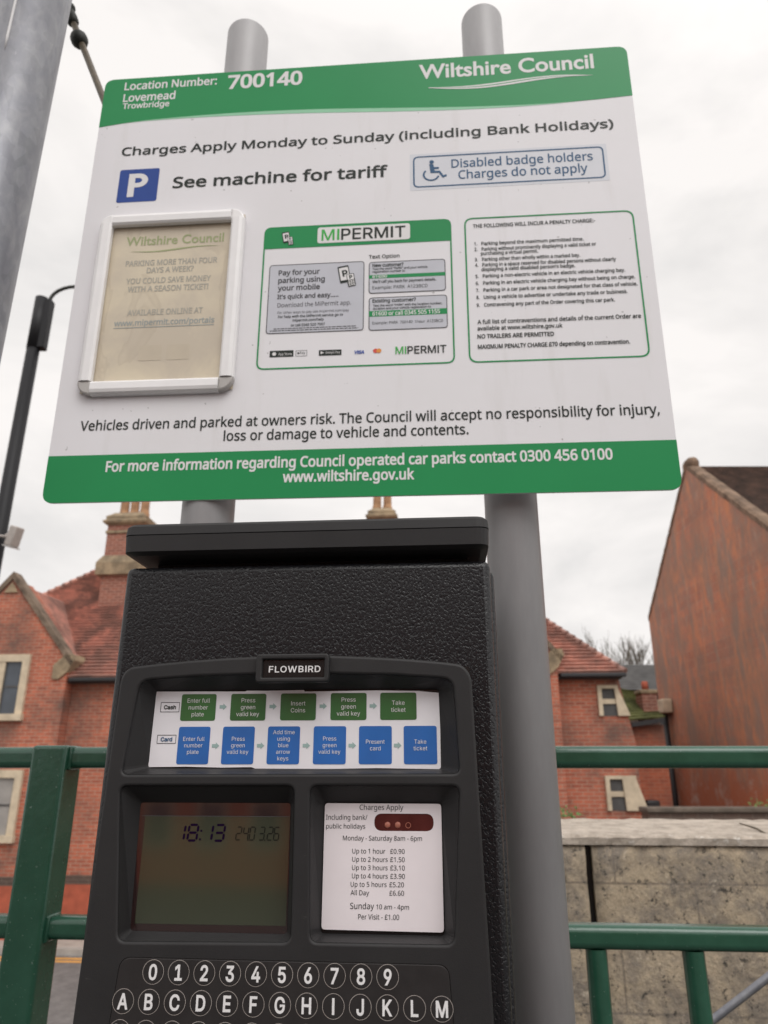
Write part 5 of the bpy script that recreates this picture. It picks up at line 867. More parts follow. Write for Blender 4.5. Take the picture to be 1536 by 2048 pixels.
f.text('Existing customer?', 28.5, -88.2, 99, 6.2, Ik, .8, bold=.026); f.text('Text the word "PARK" with the location number,', 29.4, -96, 140.7, 4, Ik, .8, bold=.02); f.text('duration and your vehicle registration to', 29.4, -101.6, 123, 4, Ik, .8, bold=.02)
f.text('61600 or call 0345 505 1155', 28.7, -112.6, 137, 7.2, Wt, .9, bold=.02); f.text('Example: PARK  700140  1hour  A123BCD', 28.8, -128.6, 141.6, 5, Ik, .8)
for shapes in ((lambda: f.fill(rrect(-136, -181, -97.5, -169.6, 1), Ik, .5), lambda: f.text('App Store', -122, -178.4, -100, 4.4, Wt, .8), lambda: f.fill(circ(-128.6, -175.6, 3.2), Wt, .8)),
        (lambda: f.border(-93.8, -181, -75.6, -170.4, 1, .6, M['inkgrey'], .5), lambda: f.fill(circ(-89.6, -175.4, 1.7), Ik, .7), lambda: f.text('Pay', -87, -177.2, -78.4, 4.6, Ik, .7)),
        (lambda: f.fill(rrect(-56.4, -181.4, -20.2, -171.4, 1), Ik, .5), lambda: f.text('Google Play', -46, -178.2, -22.4, 4, Wt, .8), lambda: f.fill([(-53.6, -179), (-48.2, -176.4), (-53.6, -173.6)], Wt, .8)),
        (lambda: f.text('VISA', .6, -180.2, 16, 5.4, M['visa'], .7, bold=.05, shear=.2, font='I'),),
        (lambda: f.fill(circ(34.2, -176.2, 4), M['cardred'], .5), lambda: f.fill(circ(39.4, -176.2, 4), M['cardorange'], .6))):
    f = Flat(smp)
    for q in shapes: q()
    f.build('payment_badge', None, pp)
# penalty notice
f = Flat(smp); f.border(180.4, -203.6, 456.6, 67.4, 15, 2.6, M['signgreen'], .5); pn = f.build('penalty_notice', None, ps)
f = Flat(smp, pn)
for n_, t, v, u1, u0 in (('', 'THE FOLLOWING WILL INCUR A PENALTY CHARGE:-', 47.2, 394, 194.9), ('1.', 'Parking beyond the maximum permitted time.', 12.6, 372.7, 0), ('2.', 'Parking without prominently displaying a valid ticket or', 1.8, 391.8, 0),
        ('', 'purchasing a virtual permit.', -6.6, 298.4, 206.1), ('3.', 'Parking other than wholly within a marked bay.', -18, 364.6, 0), ('4.', 'Parking in a space reserved for disabled persons without clearly', -28.6, 420.7, 0),
        ('', "displaying a valid disabled person's badge.", -37.4, 355.3, 205.7), ('5.', 'Parking a non-electric vehicle in an electric vehicle charging bay.', -49.8, 432.9, 0), ('6.', 'Parking in an electric vehicle charging bay without being on charge.', -63, 447.1, 0),
        ('7.', 'Parking in a car park or area not designated for that class of vehicle.', -76.2, 449.7, 0), ('8.', 'Using a vehicle to advertise or undertake any trade or business.', -89.4, 433, 0), ('9.', 'Contravening any part of the Order covering this car park.', -103.6, 412.2, 0)):
    f = Flat(smp)
    if n_: f.text(n_, 195.8, v, 200.6, 6, Ik, .7, bold=.022); u0 = 207.5
    f.text(t, u0, v, u1, 6.8 if not n_ and v > 40 else 6.2, Ik, .7, bold=.022); f.build('lettering', None, pn)
f = Flat(smp, pn)
f.text('A full list of contraventions and details of the current Order are', 195.9, -135, 449.2, 7, Ik, .7, bold=.022); f.text('available at www.wiltshire.gov.uk', 195.5, -146.6, 327.8, 7, Ik, .7, bold=.022)
f.text('NO TRAILERS ARE PERMITTED', 195, -161, 313.8, 7, Ik, .7, bold=.026); f.text('MAXIMUM PENALTY CHARGE £70 depending on contravention.', 195.1, -179.4, 428.2, 7, Ik, .7, bold=.026)
# poster frame with snap rails
pf = MB(); ff = Flat(smp); ff.fill(rect(-442, -236, -192, 96), M['fadedpaper'], 2.0)
fr = ff.build('poster_frame', None, ps)
fr_t = 27; U0, U1, V0, V1 = -444, -190, -242, 102
prof = [(0, 1), (0, 9), (3, 13), (8, 14.6), (19, 14.2), (22.5, 11.5), (22.5, 4)]
def rail(axis, side):
    f = Flat(smp); L = []
    for e in (0, 1):
        row = []
        for q, dpt in prof:
            if axis == 'h':
                u = (U0 + 23) if e == 0 else (U1 - 23); v = V0 + q if side == 0 else V1 - q
            else:
                v = (V0 + 24) if e == 0 else (V1 - 19); u = U0 + q if side == 0 else U1 - q
            row.append(f.P((u, v), dpt))
        L.append(row)
    f.loft(L, None, True, True, smooth=False); f.build('frame_rail', M['framewhite'], fr)
for a in 'hv':
    for s_ in (0, 1): rail(a, s_)
for (cu_, cv, su, sv, dark) in ((U0, V0, 1, 1, 1), (U1, V0, -1, 1, 1), (U0, V1, 1, -1, 0), (U1, V1, -1, -1, 0)):
    f = Flat(smp); pts = [(0, 24)] + [(23 - 23 * cos(a) , 24 - 24 * sin(a)) for a in (radians(q) for q in range(10, 91, 10))] + [(24, 22), (22, 24)]
    def q_(s2, dpt, pts=pts): return [f.P((cu_ + su * (12 + (p[0] - 12) * s2), cv + sv * (12 + (p[1] - 12) * s2)), dpt) for p in pts]
    f.loft([q_(1, 1), q_(1, 8), q_(.92, 11.4), q_(.7, 12.4)], None, True, True, smooth=False)
    f.build('frame_corner', M['framegrey'] if dark else M['framewhite'], fr)
f = Flat(smp, fr)
f.text('Wiltshire Council', -397.2, 43, -226, 17.4, M['fadedgreen'], 2.4, bold=.016, font='B'); f = Flat(smp); swoosh(f, -393, 30.5, -230, 34, 6, M['fadedgreen'], 2.4, .5); f.build('swoosh', None, fr); f = Flat(smp, fr)
for t, v, u0, u1, cap in (('PARKING MORE THAN FOUR', 1.6, -393.2, -234.3, 10.4), ('DAYS A WEEK?', -13.4, -354.8, -273.8, 10.4), ('YOU COULD SAVE MONEY', -33.6, -388.4, -242.8, 10.4), ('WITH A SEASON TICKET!', -49.8, -383.9, -245.8, 10.4)):
    f.text(t, u0, v, u1, cap, M['fadedgrey'], 2.4, bold=.024)
f.text('AVAILABLE ONLINE AT', -379.6, -95, -251.6, 10.4, M['fadedgrey'], 2.4, bold=.024); f.text('www.mipermit.com/portals', -399.7, -114, -230.6, 10.2, M['fadedblue'], 2.4, bold=.022)
f.sep = None; f.fill(rect(-399.7, -118.6, -230.6, -117.2), M['fadedblue'], 2.4); f.build('underline', None, fr)
for u, v in ((-352, -160), (-306, -160)): f = Flat(smp); f.fill(rrect(u, v - 20, u + 38, v + 8, 3), M['fadedblock'], 2.35); f.build('faded_block', None, fr)
for (u, v) in ((-274.5, 110), (0, 0)): pass

# ================================================================ STREET FURNITURE
gp = thing('galvanised_column', (-.673, 1.0, -1.2), 'mottled galvanised steel column beside the sign, cut off by the frame', 'post')
b = MB(); n = 40; b.loft([[(-.673 + r * cos(2 * pi * k / n), 1.0 + r * sin(2 * pi * k / n), z) for k in range(n)] for r, z in ((.061, -1.19), (.061, 2.6))], None, True, True, smooth=True); sh = b.build('shaft', M['galv'], gp)
b = MB(); b.tube([(-.668, .9394, 1.45), (-.6682, .9394, 1.32), (-.6678, .9394, 1.22), (-.6676, .9394, 1.19)], [.0016, .0022, .0024, .0006], None, 8); b.build('weld_run', M['inkwhite'], sh)
b = MB(); b.box(-.80, -.546, .87, 1.13, -1.2, -1.18, None, .004); b.build('base_plate', M['galv'], gp)
rd = thing('stay_rod', (-.30, 1.085, .62), 'thin brown metal stay rod with a round collar, running down behind the sign', 'rod')
A, Bp = Vector((-.69, 1.125, 1.56)), Vector((-.282, 1.118, .60))
dirn = (Bp - A).normalized()
b = MB(); b.tube([A, Bp], .0068); r_ = b.build('rod', M['bronze'], rd)
kc = Vector((-.646, 1.125, 1.452))
b = MB(); b.tube([kc - dirn * .017, kc - dirn * .013, kc - dirn * .006, kc + dirn * .006, kc + dirn * .013, kc + dirn * .017], [.009, .014, .0175, .0175, .014, .009]); b.build('collar', M['darkfit'], rd)
b = MB(); k2 = Vector((-.672, 1.125, 1.517)); b.tube([k2 - dirn * .022, k2 + dirn * .002, k2 + dirn * .016, k2 + dirn * .022], [.011, .0125, .012, .008]); b.ball(k2 - dirn * .03 + Vector((.004, 0, 0)), .0125); b.build('end_fitting', M['darkfit'], rd)

lp = thing('street_lamp', (-4.215, 7.6, -3.32), 'tall black street lamp with a thin curved arm behind the sign', 'street lamp')
b = MB(); b.tube([(-4.215, 7.6, -3.32), (-4.215, 7.6, 1.2), (-4.215, 7.6, 5.1)], [.085, .077, .074], None, 20); b.build('pole', M['black'], lp)
b = MB(); b.tube([(-4.215, 7.6, 4.72), (-4.215, 7.6, 5.43)], .079, None, 20); b.build('sleeve', M['black'], lp)
b = MB(); b.box(-4.16, -4.075, 7.55, 7.66, 4.72, 5.4, None, .01); b.build('bracket', M['black'], lp)
b = MB(); cx = -3.83; pts = [(-4.13, 7.6, 5.25), (-4.128, 7.6, 5.36)] + [(cx - .29 * cos(radians(a)), 7.6, 5.40 + .21 * sin(radians(a))) for a in range(0, 181, 15)] + [(cx + .29, 7.6, 5.2)]
b.tube(pts, .021, None, 10); b.build('arm', M['darkfit'], lp)
b = MB(); L0 = []
for r, z in ((.03, 5.22), (.09, 5.17), (.16, 5.06), (.17, 5.02)): L0.append([(cx + .29 + r * cos(2 * pi * k / 20), 7.6 + r * sin(2 * pi * k / 20), z) for k in range(20)])
b.loft(L0, None, True, True); b.build('lamp_head', M['black'], lp)
cc = thing('security_camera', (-4.14, 7.56, 2.34), 'small pale grey security camera on a bracket on the lamp post', 'camera')
b = MB(); b.tube([(-4.30, 7.51, 2.36), (-4.14, 7.51, 2.34), (-4.02, 7.5, 2.325)], .014, None, 10); b.ball((-4.07, 7.5, 2.335), .03); b.build('bracket', M['camgrey'], cc)
b = MB(); Rm = Matrix.Translation((-3.985, 7.48, 2.325)) @ Matrix.Rotation(radians(14), 4, 'Y') @ Matrix.Rotation(radians(8), 4, 'X')
b.box(-.042, .042, -.08, .09, -.11, .11, None, .014); b.bm.transform(Rm); bc = b.build('casing', M['camgrey'], cc)
b = MB(); b.box(-.05, .054, -.09, .10, -.125, -.1105, None, .005); b.bm.transform(Rm); b.build('hood', M['framegrey'], bc)
b = MB(); b.ball((-4.035, 7.5, 2.405), .018); b.build('knuckle', M['camgrey'], cc)

# railing
RF = Frame(0, 1.455, YW)
rl = thing('pedestrian_railing', (0, 0, -1.2), 'dark green steel guard railing with square posts behind the ticket machine', 'railing', RF)
b = MB(); b.box(-1.9, 2.4, 0, .04, -.006, .0335, None, .012, 4); b.build('top_rail', M['green'], rl)
b = MB(); b.box(-1.9, 2.4, 0, .042, -.302, -.2635, None, .012, 4); b.build('mid_rail', M['green'], rl)
b = MB(); b.box(-1.9, 2.4, 0, .04, -1.12, -1.08, None, .008, 3); b.build('bottom_rail', M['green'], rl)
for u in (-.6545, 1.25):
    b = MB(); b.box(u - .0355, u + .0355, -.016, .056, -1.2, .0365, None, .007, 3)
    po = b.build('post', M['green'], rl)
    b = MB()
    for z in (.0135, -.283):
        for s_ in (-1, 1): b.box(u + s_ * .0365 - .004, u + s_ * .0365 + .004, -.004, .044, z - .023, z + .022, None, .0035)
    b.build('weld_collar', M['green'], po)
u = .369 - .1645 * 12
while u < 2.3:
    if min(abs(u + .6545), abs(u - 1.25)) > .06:
        b = MB(); b.tube([(u, .021, -1.085), (u, .021, -.3015)], .0185, None, 18, False); b.build('bar', M['green'], rl)
    u += .1645
# grey handrail behind the railing
hr = thing('handrail', (.74, 1.95, -1.2), 'slim sloping grey metal handrail in front of the stone wall', 'handrail')
b = MB(); b.tube([(.50, 1.86, -.655), (.70, 1.86, -.535), (.92, 1.86, -.403), (1.5, 1.86, -.055)], .0085, None, 12); b.build('rail', M['galv'], hr)
for x, z in ((.56, -.62), (1.42, -.10)):
    b = MB(); b.tube([(x, 1.86, -3.469), (x, 1.86, z)], .010, None, 10); b.build('upright', M['galv'], hr)

# stone wall
WF = Frame(0, 2.3, radians(5))
sw_ = thing('stone_wall', (2, .25, -3.46), 'weathered limestone block wall with a black vertical slot behind the railing', 'wall', WF)
def rough_block(u0, u1, z0, z1, y0, y1, nu, nz, m, name, amp=.006):
    b = MB(); rnd = random.Random(int(u0 * 100) + nz)
    rows = []
    for j in range(nz + 1):
        rows.append([b.bm.verts.new((u0 + (u1 - u0) * i / nu, y0 + rnd.uniform(-amp, amp), z0 + (z1 - z0) * j / nz)) for i in range(nu + 1)])
    for j in range(nz):
        for i in range(nu): q = b.bm.faces.new((rows[j][i], rows[j][i + 1], rows[j + 1][i + 1], rows[j + 1][i])); q.smooth = True
    rim = rows[0] + [r[-1] for r in rows[1:]] + rows[-1][-2::-1] + [r[0] for r in rows[-2:0:-1]]
    back = [b.bm.verts.new((v.co.x, y1, v.co.z)) for v in rim]
    for k in range(len(rim)): b.bm.faces.new((rim[k], rim[(k + 1) % len(rim)], back[(k + 1) % len(rim)], back[k]))
    b.bm.faces.new(back[::-1]); return b.build(name, m, sw_)
SL0, SL1 = .569, .588
rough_block(.02, SL0, -3.46, -.212, 0, .44, 12, 90, M['stone'], 'wall_block')
rough_block(SL1, 7.0, -3.46, -.212, 0, .44, 160, 90, M['stone'], 'wall_block')
b = MB(); b.box(SL0 - .004, SL1 + .004, .02, .3, -3.46, -.22); b.build('slot_shade_fill', M['pureblack'], sw_)  # black fill stands in for the shade deep inside the slot
b = MB(); rnd = random.Random(3); nu = 220; L = []
for i in range(nu + 1):
    u = .0 + 7.02 * i / nu; e = lambda a: rnd.uniform(-a, a)
    L.append([(u, -.006 + e(.002), -.2125), (u, -.007 + e(.0025), -.194 + e(.002)), (u, .002 + e(.003), -.187 + e(.0015)), (u, .20, -.177 + e(.002)), (u, .40 + e(.004), -.170 + e(.002)), (u, .45, -.176), (u, .45, -.2125)])
b.loft(L, None, True, True, smooth=False); b.build('coping', M['coping'], sw_)
# ivy sprig and weeds on the wall
wd = thing('weed', (.62, 2.66, -.17), 'small green weed tuft on the stone wall top beside the grey post', 'plant')
def leafblob(name, c, r, n, parent, m, flat=.6):
    b = MB()
    for k in range(n):
        p = Vector((random.gauss(0, 1), random.gauss(0, 1), abs(random.gauss(0, 1)) * flat)) * r * .5 + Vector(c)
        a = Vector((random.uniform(-1, 1), random.uniform(-1, 1), random.uniform(.2, 1))).normalized() * r * random.uniform(.16, .4); q = a.orthogonal().normalized() * a.length * .35
        b.poly([p, p + a * .5 + q, p + a, p + a * .5 - q])
    return b.build(name, m, parent, fix=False)
leafblob('leaves', (.62, 2.66, -.172), .045, 60, wd, M['leaf'])
tw = thing('twig', (1.08, 2.37, -.18), 'curled brown twig lying over the edge of the stone wall', 'twig')
b = MB(); b.tube([(1.065, 2.36, -.165), (1.085, 2.30, -.175), (1.098, 2.215, -.20), (1.10, 2.20, -.225)], [.002, .0035, .003, .0015], None, 6); b.build('stem', M['bronze'], tw)

# ================================================================ BRICK HOUSE ACROSS THE ROAD
hs = thing('brick_house', (-5, 4, -3.31), 'red brick house with stone gables, clay tiled hipped roof and chimneys across the road', 'house', HF)
b = MB(); b.prism([(-13.1, -3.31), (4.0, -3.31), (3.99, .43), (3.80, 1.5), (3.76, 1.86), (-13.1, 1.86)], 0, 7.6); wl = b.build('wall', M['brick'], hs)
b = MB(); b.box(-13.1, 4.02, -.03, -.003, -2.335, -2.17); b.build('string_course', M['brickdark'], wl)
b = MB(); b.box(-13.1, 4.02, -.022, -.003, -3.31, -2.336); b.build('plinth', M['render'], wl)
EV, RG = (-.28, 1.84), (3.6, 5.52)
def slope(b, A, B, C, D, n, lift=.028):
    """courses of tiles from eave A-B up to ridge D-C, each course stepped over the one below"""
    A, B, C, D = map(Vector, (A, B, C, D)); nrm = (B - A).cross(D - A).normalized()
    if nrm.z < 0: nrm = -nrm
    for k in range(n):
        t0, t1 = k / n, (k + 1) / n
        p, q = A.lerp(D, t0), B.lerp(C, t0); r, s_ = B.lerp(C, t1), A.lerp(D, t1)
        b.poly([p + nrm * lift, q + nrm * lift, r + nrm * .004, s_ + nrm * .004]); b.poly([p - nrm * .006, q - nrm * .006, q + nrm * lift, p + nrm * lift])
b = MB()
eL, eR, eB = -13.25, 3.86, 7.9
rL, rR = -9.55, .22
slope(b, (eL, EV[0], EV[1]), (eR, EV[0], EV[1]), (rR, RG[0], RG[1]), (rL, RG[0], RG[1]), 42, .075)
slope(b, (eR, EV[0], EV[1]), (eR, eB, EV[1]), (rR, RG[0] + .01, RG[1]), (rR, RG[0], RG[1]), 48)
slope(b, (eR, eB, EV[1]), (eL, eB, EV[1]), (rL, RG[0], RG[1]), (rR, RG[0], RG[1]), 48)
slope(b, (eL, eB, EV[1]), (eL, EV[0], EV[1]), (rL, RG[0], RG[1]), (rL, RG[0] + .01, RG[1]), 48)
rf = b.build('roof', M['tiles'], hs, fix=False)
b = MB()
for a, c in (((eL, EV[0], EV[1]), (rL, RG[0], RG[1])), ((eR, EV[0], EV[1]), (rR, RG[0], RG[1]))):
    a, c = Vector(a), Vector(c)
    for k in range(30):
        p, q = a.lerp(c, k / 30), a.lerp(c, (k + .95) / 30); b.tube([p + Vector((0, 0, .03)), q + Vector((0, 0, .015))], [.075, .06], None, 8)
b.tube([(rL, RG[0], RG[1] + .02), (rR, RG[0], RG[1] + .02)], .09, None, 8); b.build('ridge_tiles', M['tiles'], rf)
for ga, gb in ((eL, -11.66), (-8.30, -.86), (2.50, eR)): b = MB(); b.box(ga, gb, -.36, -.26, 1.755, 1.84, None, .02); b.build('gutter', M['gutter'], hs)
b = MB(); b.box(eL + .1, eR - .06, -.26, -.002, 1.74, 1.775); b.build('soffit', M['gutter'], hs)
def gable(cu_, half, apz, eavz, y, name, kneel_l=True):
    b = MB(); b.prism([(cu_ - half, -3.31), (cu_ + half, -3.31), (cu_ + half, eavz), (cu_, apz - .16), (cu_ - half, eavz)], y, .5); gw = b.build('gable_wall', M['brick'], hs)
    b = MB(); sl = (apz - eavz) / half
    for s_ in (-1, 1):
        x1 = cu_ + s_ * (half + .14); z1 = eavz - .14 * sl + .14
        L = [(cu_, apz), (x1, z1), (x1 - s_ * .06, z1 - .09), (cu_, apz - .17)]
        b.prism(L, y - .05, y + .28)
    b.build('coping', M['oldstone'], gw)
    b = MB(); b.box(cu_ - half - .02, cu_ + half + .02, y - .03, y + .2, -2.335, -2.17); b.build('string_course', M['brickdark'], gw)
    b = MB(); b.box(cu_ - half - .02, cu_ + half + .02, y - .025, y + .2, -3.31, -2.336); b.build('plinth', M['render'], gw)
    for s_ in (-1, 1):
        x = cu_ + s_ * (half - .02); b = MB(); b.prism([(x - s_ * .30, eavz - .40), (x - s_ * .16, eavz - .42), (x + s_ * .04, eavz - .26), (x + s_ * .18, eavz + .0), (x + s_ * .14, eavz + .13), (x - s_ * .05, eavz + .13), (x - s_ * .30, eavz - .1)], y - .05, .3)
        b.build('kneeler', M['bath'], gw)
    b = MB(); b.prism([(cu_ - .16, apz - .5), (cu_ + .16, apz - .5), (cu_ + .02, apz - .28), (cu_ - .02, apz - .28)], y - .04, y + .02); b.build('apex_stone', M['bath'], gw)
    b = MB(); zr = apz - .22; ze = eavz - .05
    slope(b, (cu_ + half + .06, y + .28, ze), (cu_ + half + .06, 2.6, ze), (cu_, 2.9, zr), (cu_, y + .28, zr), 26)
    slope(b, (cu_ - half - .06, 2.6, ze), (cu_ - half - .06, y + .28, ze), (cu_, y + .28, zr), (cu_, 2.9, zr), 26)
    b.build('gable_roof', M['tiles'], gw, fix=False)
gable(-9.98, 1.62, 4.30, 2.22, -.34, 'gable'); gable(.82, 1.62, 4.30, 2.22, -.34, 'gable')
def window(u0, u1, z0, z1, lights, y, glassmat, sill=True, fw=.17, mull=.13):
    b = MB(); b.box(u0, u0 + fw, y - .07, y + .02, z0, z1); b.box(u1 - fw, u1, y - .07, y + .02, z0, z1)
    b.box(u0 + fw, u1 - fw, y - .07, y + .02, z1 - fw, z1)
    b.box(u0 - .03, u1 + .03, y - .12, y + .02, z0 - .14, z0)
    wdt = (u1 - u0 - 2 * fw)
    for k in range(1, lights): x = u0 + fw + wdt * k / lights; b.box(x - mull / 2, x + mull / 2, y - .055, y + .02, z0, z1 - fw)
    o = b.build('window', M['cream'], hs)
    b = MB(); b.box(u0 + fw, u1 - fw, y - .006, y + .01, z0, z1 - fw); b.build('pane', glassmat, o)
    b = MB(); zz = z0 + (z1 - fw - z0) * .52; b.box(u0 + fw, u1 - fw, y - .02, y - .007, zz - .02, zz + .02)
    for k in range(lights):
        xa = u0 + fw + wdt * k / lights + (mull / 2 if k else 0); xb = u0 + fw + wdt * (k + 1) / lights - (mull / 2 if k < lights - 1 else 0)
        b.box(xa, xa + .035, y - .018, y - .008, z0, z1 - fw); b.box(xb - .035, xb, y - .018, y - .008, z0, z1 - fw)
    b.build('glazing_bar', M['slate'], o)
window(-10.52, -9.24, 1.06, 2.36, 2, -.34, M['glass'], fw=.16, mull=.16)
window(-10.9, -9.0, -1.39, -.10, 2, -.34, M['curtain'], fw=.16)
# the two stone windows by the right-hand corner, each with a broad sloping jamb
for (u0, ut, ub, z0, z1, pw) in ((3.29, 3.72, 3.93, .98, 1.61, .30), (3.28, 3.90, 4.085, -.875, -.205, .29)):
    b = MB(); y = 0
    b.box(u0, u0 + .085, -.07, .02, z0, z1); b.box(u0 + .085, ut, -.07, .02, z1 - .07, z1)
    b.prism([(u0 + .09 + pw, z0), (ub, z0), (ut, z1 - .07), (u0 + .085 + pw - .03, z1 - .07)], -.07, .2)
    b.box(u0 + .085, u0 + .09 + pw, -.04, .02, (z0 + z1) / 2 - .07, (z0 + z1) / 2 + .03)
    o = b.build('window', M['cream'], hs)
    b = MB(); b.box(u0 + .085, u0 + .1 + pw, -.01, .01, z0, z1 - .07); b.build('pane', M['slate'], o)
# chimneys
def chimney(u, y, wd_, z0, flues, name, scale=1, mat=None):
    b = MB(); h = wd_ / 2
    b.box(u - h, u + h, y - h * .9, y + h * .9, z0 - 1.4, z0 + .80 * scale + .35)
    ch = b.build('chimney', M['chimbrick'], rf)
    b = MB(); b.loft([[(u + s1 * (h + e), y + s2 * (h * .9 + e), z) for s1, s2 in ((-1, -1), (1, -1), (1, 1), (-1, 1))] for e, z in ((.13, z0 - .30), (.14, z0 + .02), (.09, z0 + .12), (.02, z0 + .24))], None, True, True)
    b.build('skirt', M['bath'], ch)
    b = MB(); b.box(u - h - .04, u + h + .04, y - h * .9 - .04, y + h * .9 + .04, z0 + .86 * scale, z0 + .95 * scale, None, .02)
    zz = z0 + 1.13 * scale
    b.loft([[(u + s1 * (h + e), y + s2 * (h * .9 + e), z) for s1, s2 in ((-1, -1), (1, -1), (1, 1), (-1, 1))] for e, z in ((.02, zz - .03), (.10, zz + .02), (.12, zz + .08), (.05, zz + .13), (.06, zz + .22), (-.04, zz + .30), (-.10, zz + .36))], None, True, True)
    b.build('cap', M['bath'], ch)
    for k in range(flues):
        x = u + (k - (flues - 1) / 2) * (wd_ * .88 / flues); r = wd_ * .36 / flues
        b = MB(); n = 8; b.loft([[(x + q * cos(2 * pi * (j + .5) / n), y + q * sin(2 * pi * (j + .5) / n), z) for j in range(n)] for q, z in ((r * 1.22, zz + .30), (r * 1.2, zz + .42), (r, zz + .52), (r * .94, zz + 1.25), (r * 1.2, zz + 1.30), (r * 1.2, zz + 1.42), (r * .8, zz + 1.42))], None, True, True)
        b.build('flue', M['flue'], ch)
def loc(X, Y): x, y = X - HF.x, Y - HF.y; c, n = cos(HF.yaw), sin(HF.yaw); return x * c - y * n, x * n + y * c
cu1 = loc(-6.98, 19.2); chimney(cu1[0], cu1[1], .99, 5.06, 3, 'a')
cu2 = loc(-.05, 20.9); chimney(cu2[0], cu2[1], .72, 5.84, 2, 'b')

# ================================================================ BUILDINGS ON THE RIGHT
wh = thing('gabled_warehouse', (12, 17.8, -3.46), 'tall brick building with a streaked stained gable end and dark tiled roof', 'building')
b = MB(); X0, X1 = 8., 26.; Ya, Yb, Yc, ze, za = 13.82, 17.8, 21.8, 4.12, 7.42
sec = [(Ya, -3.46), (Yb + 4.0, -3.46), (Yc, ze), (Yb, za), (Ya, ze)]
b.loft([[(X0, y, z) for y, z in sec], [(X1, y, z) for y, z in sec]], None, True, True); gw = b.build('gable_wall', M['brickstreak'], wh)
b = MB(); slope(b, (X0 + .28, Ya - .2, ze - .14), (X1, Ya - .2, ze - .14), (X1, Yb, za + .06), (X0 + .28, Yb, za + .06), 54, .03)
slope(b, (X1, Yc + .2, ze - .14), (X0 + .28, Yc + .2, ze - .14), (X0 + .28, Yb, za + .06), (X1, Yb, za + .06), 54, .03); b.build('roof', M['darktiles'], wh, fix=False)
b = MB(); rnd = random.Random(5)
for sgn, yy in ((-1, Ya), (1, Yc)):
    L = []
    for k in range(41):
        t = k / 40; y = Yb + (yy - Yb) * t; z = za + (ze - za) * t; j = rnd.uniform(-.008, .008)
        L.append([(X0 - .02 + j, y, z - .02 + j), (X0 - .02 + j, y, z + .12 + j), (X0 + .05, y, z + .18 + j), (X0 + .25, y, z + .17 + j), (X0 + .3, y, z - .12)])
    b.loft(L, None, True, True)
b.ball((X0 + .14, Yb, za + .08), .27, None, 2, (.7, 1.25, .8)); b.build('coping', M['brickdark'] if False else plain('mossy_coping', (.19, .125, .085), .95, .5, 4, bump=.7, bscale=14, bdist=.04), gw)
dpn = thing('downpipe', (7.9, 20.9, -3.46), 'black downpipe with cream hopper on the stained gable wall', 'downpipe')
b = MB(); b.box(7.72, 7.99, 20.75, 21.45, 1.36, 1.74, None, .04); b.build('hopper', M['cream'], dpn)
b = MB(); b.tube([(7.84, 21.1, 1.40), (7.86, 21.1, -3.46)], .105, None, 14); b.build('pipe', M['gutter'], dpn)
lt = thing('lean_to', (6.8, 18.4, -3.46), 'low red lean-to with mossy tiled roof and black gutter between the two brick buildings', 'outbuilding')
b = MB(); b.box(5.35, 6.32, 17.1, 19.2, -3.46, .86); b.build('wall', M['brickfront'], lt)
b = MB(); slope(b, (5.3, 17.0, .93), (6.34, 17.0, 1.02), (6.2, 18.6, 1.75), (5.3, 18.6, 1.95), 14, .04); b.build('roof', M['moss'], lt, fix=False)
b = MB(); b.loft([[(5.55, 16.92, z) for z in (.80,)] + [(5.55, 17.06, .80), (5.55, 17.06, .90), (5.55, 16.92, .90)], [(6.30, 16.92, .91), (6.30, 17.06, .91), (6.30, 17.06, 1.01), (6.30, 16.92, 1.01)]], None, True, True); b.build('gutter', M['gutter'], lt)
b = MB(); b.box(5.98, 6.32, 17.3, 17.75, .9, 1.56); ch = b.build('chimney', M['chimbrick'], lt)
b = MB(); b.box(5.95, 6.35, 17.27, 17.78, 1.561, 1.66, None, .03); b.build('cap', M['bath'], ch)
b = MB(); b.tube([(6.14, 17.5, 1.66), (6.14, 17.5, 1.86)], [.085, .07], None, 12); b.build('chimney_pot', M['render'], ch)
b = MB(); b.box(5.68, 5.98, 16.9, 17.09, -1.35, -.72, None, .04); b.build('vent_box', M['gutter'], lt)
lw = thing('boundary_wall', (7, 13.2, -3.46), 'low dark brick boundary wall with flat top in front of the stained gable', 'wall')
b = MB(); b.box(4.36, 7.95, 12.95, 13.3, -3.46, -.74); b.build('brickwork', M['brickdark'], lw)
b = MB(); b.box(4.33, 7.97, 12.9, 13.35, -.738, -.665, None, .015); b.build('coping', plain('dark_coping', (.12, .095, .075), .9, .3, 6), lw)
iv = thing('ivy_sprig', (6.22, 12.98, -.62), 'small green ivy sprig on top of the dark boundary wall', 'plant'); leafblob('leaves', (6.22, 12.95, -.66), .16, 50, iv, M['leaf'], .9)
sh_ = thing('slate_roofed_building', (10, 29, -3.46), 'distant low building with plain dark slate roof seen between the brick buildings', 'building')
b = MB(); b.box(5.5, 15, 26.6, 31, -3.46, 2.6); b.build('wall', M['brickdark'], sh_)
b = MB(); slope(b, (5.3, 26.3, 2.5), (15.2, 26.3, 2.5), (15.2, 27.6, 3.55), (5.3, 27.6, 3.55), 10, .02); slope(b, (15.2, 31.2, 2.2), (5.3, 31.2, 2.2), (5.3, 27.6, 3.55), (15.2, 27.6, 3.55), 10, .02); b.build('roof', M['slate'], sh_, fix=False)
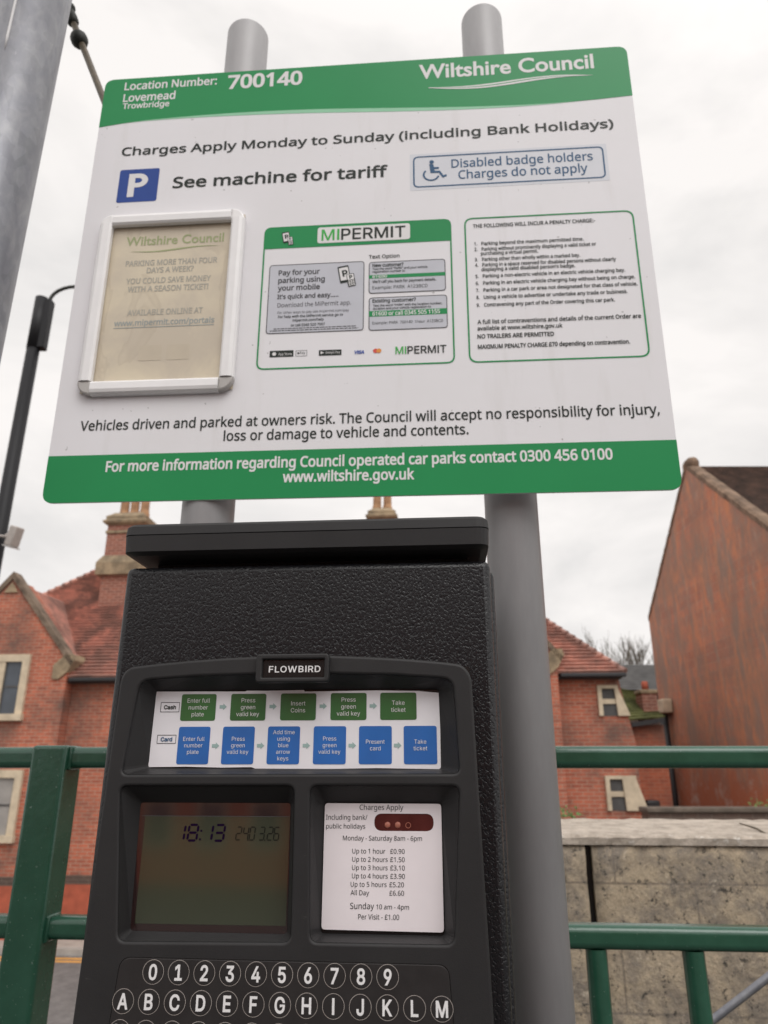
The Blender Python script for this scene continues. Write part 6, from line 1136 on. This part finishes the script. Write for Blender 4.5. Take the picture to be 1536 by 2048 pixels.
# bare trees beyond
def bare_tree(x, y, h, seed, label):
    t = thing('bare_tree', (x, y, -3.46), label, 'tree', None, 'bare trees beyond the slate roof')
    rnd = random.Random(seed); b = MB(); b.tube([(x, y, -3.46), (x + .1, y, h * .35 - 3.46), (x - .05, y, h * .62 - 3.46)], [.16, .12, .08], None, 8); b.build('trunk', M['bark'], t)
    c = MB()
    def br(p, d, l, r, k):
        q = p + d * l; mid = p + d * l * .5 + Vector((rnd.uniform(-1, 1), rnd.uniform(-1, 1), 0)) * l * .06
        c.tube([p, mid, q], [r, r * .8, r * .55], None, 4, False)
        if k:
            for _ in range(3 if k > 1 else 4):
                nd = (d + Vector((rnd.uniform(-.55, .55), rnd.uniform(-.4, .4), rnd.uniform(-.05, .5)))).normalized(); br(p + d * l * rnd.uniform(.45, 1), nd, l * rnd.uniform(.5, .75), r * .58, k - 1)
    top = Vector((x - .05, y, h * .55 - 3.46))
    for _ in range(8): br(top + Vector((0, 0, rnd.uniform(-.6, .5))), Vector((rnd.uniform(-.7, .7), rnd.uniform(-.4, .4), 1)).normalized(), h * .17, .035, 3)
    c.build('crown', M['bark'], t)
bare_tree(10.5, 33.5, 10.6, 1, 'bare twiggy tree showing over the slate roof next to the clay tiles')
bare_tree(12.1, 34.0, 10.4, 2, 'bare twiggy tree showing over the slate roof next to the stained gable')
# house behind the photographer, seen in the reflection on the screen
bh = thing('brick_terrace', (0, -23, -3.46), 'red brick terrace facing the machine, seen reflected in its screen', 'house')
b = MB(); b.box(-16, 16, -28, -22, -3.46, 4.5); b.build('wall', M['terracebrick'], bh)
for k in range(16):
    x = -13 + k * 1.75
    for z0, z1 in ((-2.3, -1.0), (.6, 2.0)):
        b = MB(); b.box(x, x + 1.0, -22.0, -21.9, z0 - .1, z0); b.box(x, x + .1, -22, -21.93, z0, z1); b.box(x + .9, x + 1.0, -22, -21.93, z0, z1); b.box(x + .1, x + .9, -22, -21.93, z1 - .1, z1); o = b.build('window', M['cream'], bh)
        b = MB(); b.box(x + .1, x + .9, -22, -21.98, z0, z1 - .1); b.build('pane', M['glass'], o)
b = MB(); slope(b, (16.3, -21.7, 4.4), (-16.3, -21.7, 4.4), (-16.3, -25, 7.2), (16.3, -25, 7.2), 30); slope(b, (-16.3, -28.3, 4.4), (16.3, -28.3, 4.4), (16.3, -25, 7.2), (-16.3, -25, 7.2), 30); b.build('roof', M['darktiles'], bh, fix=False)
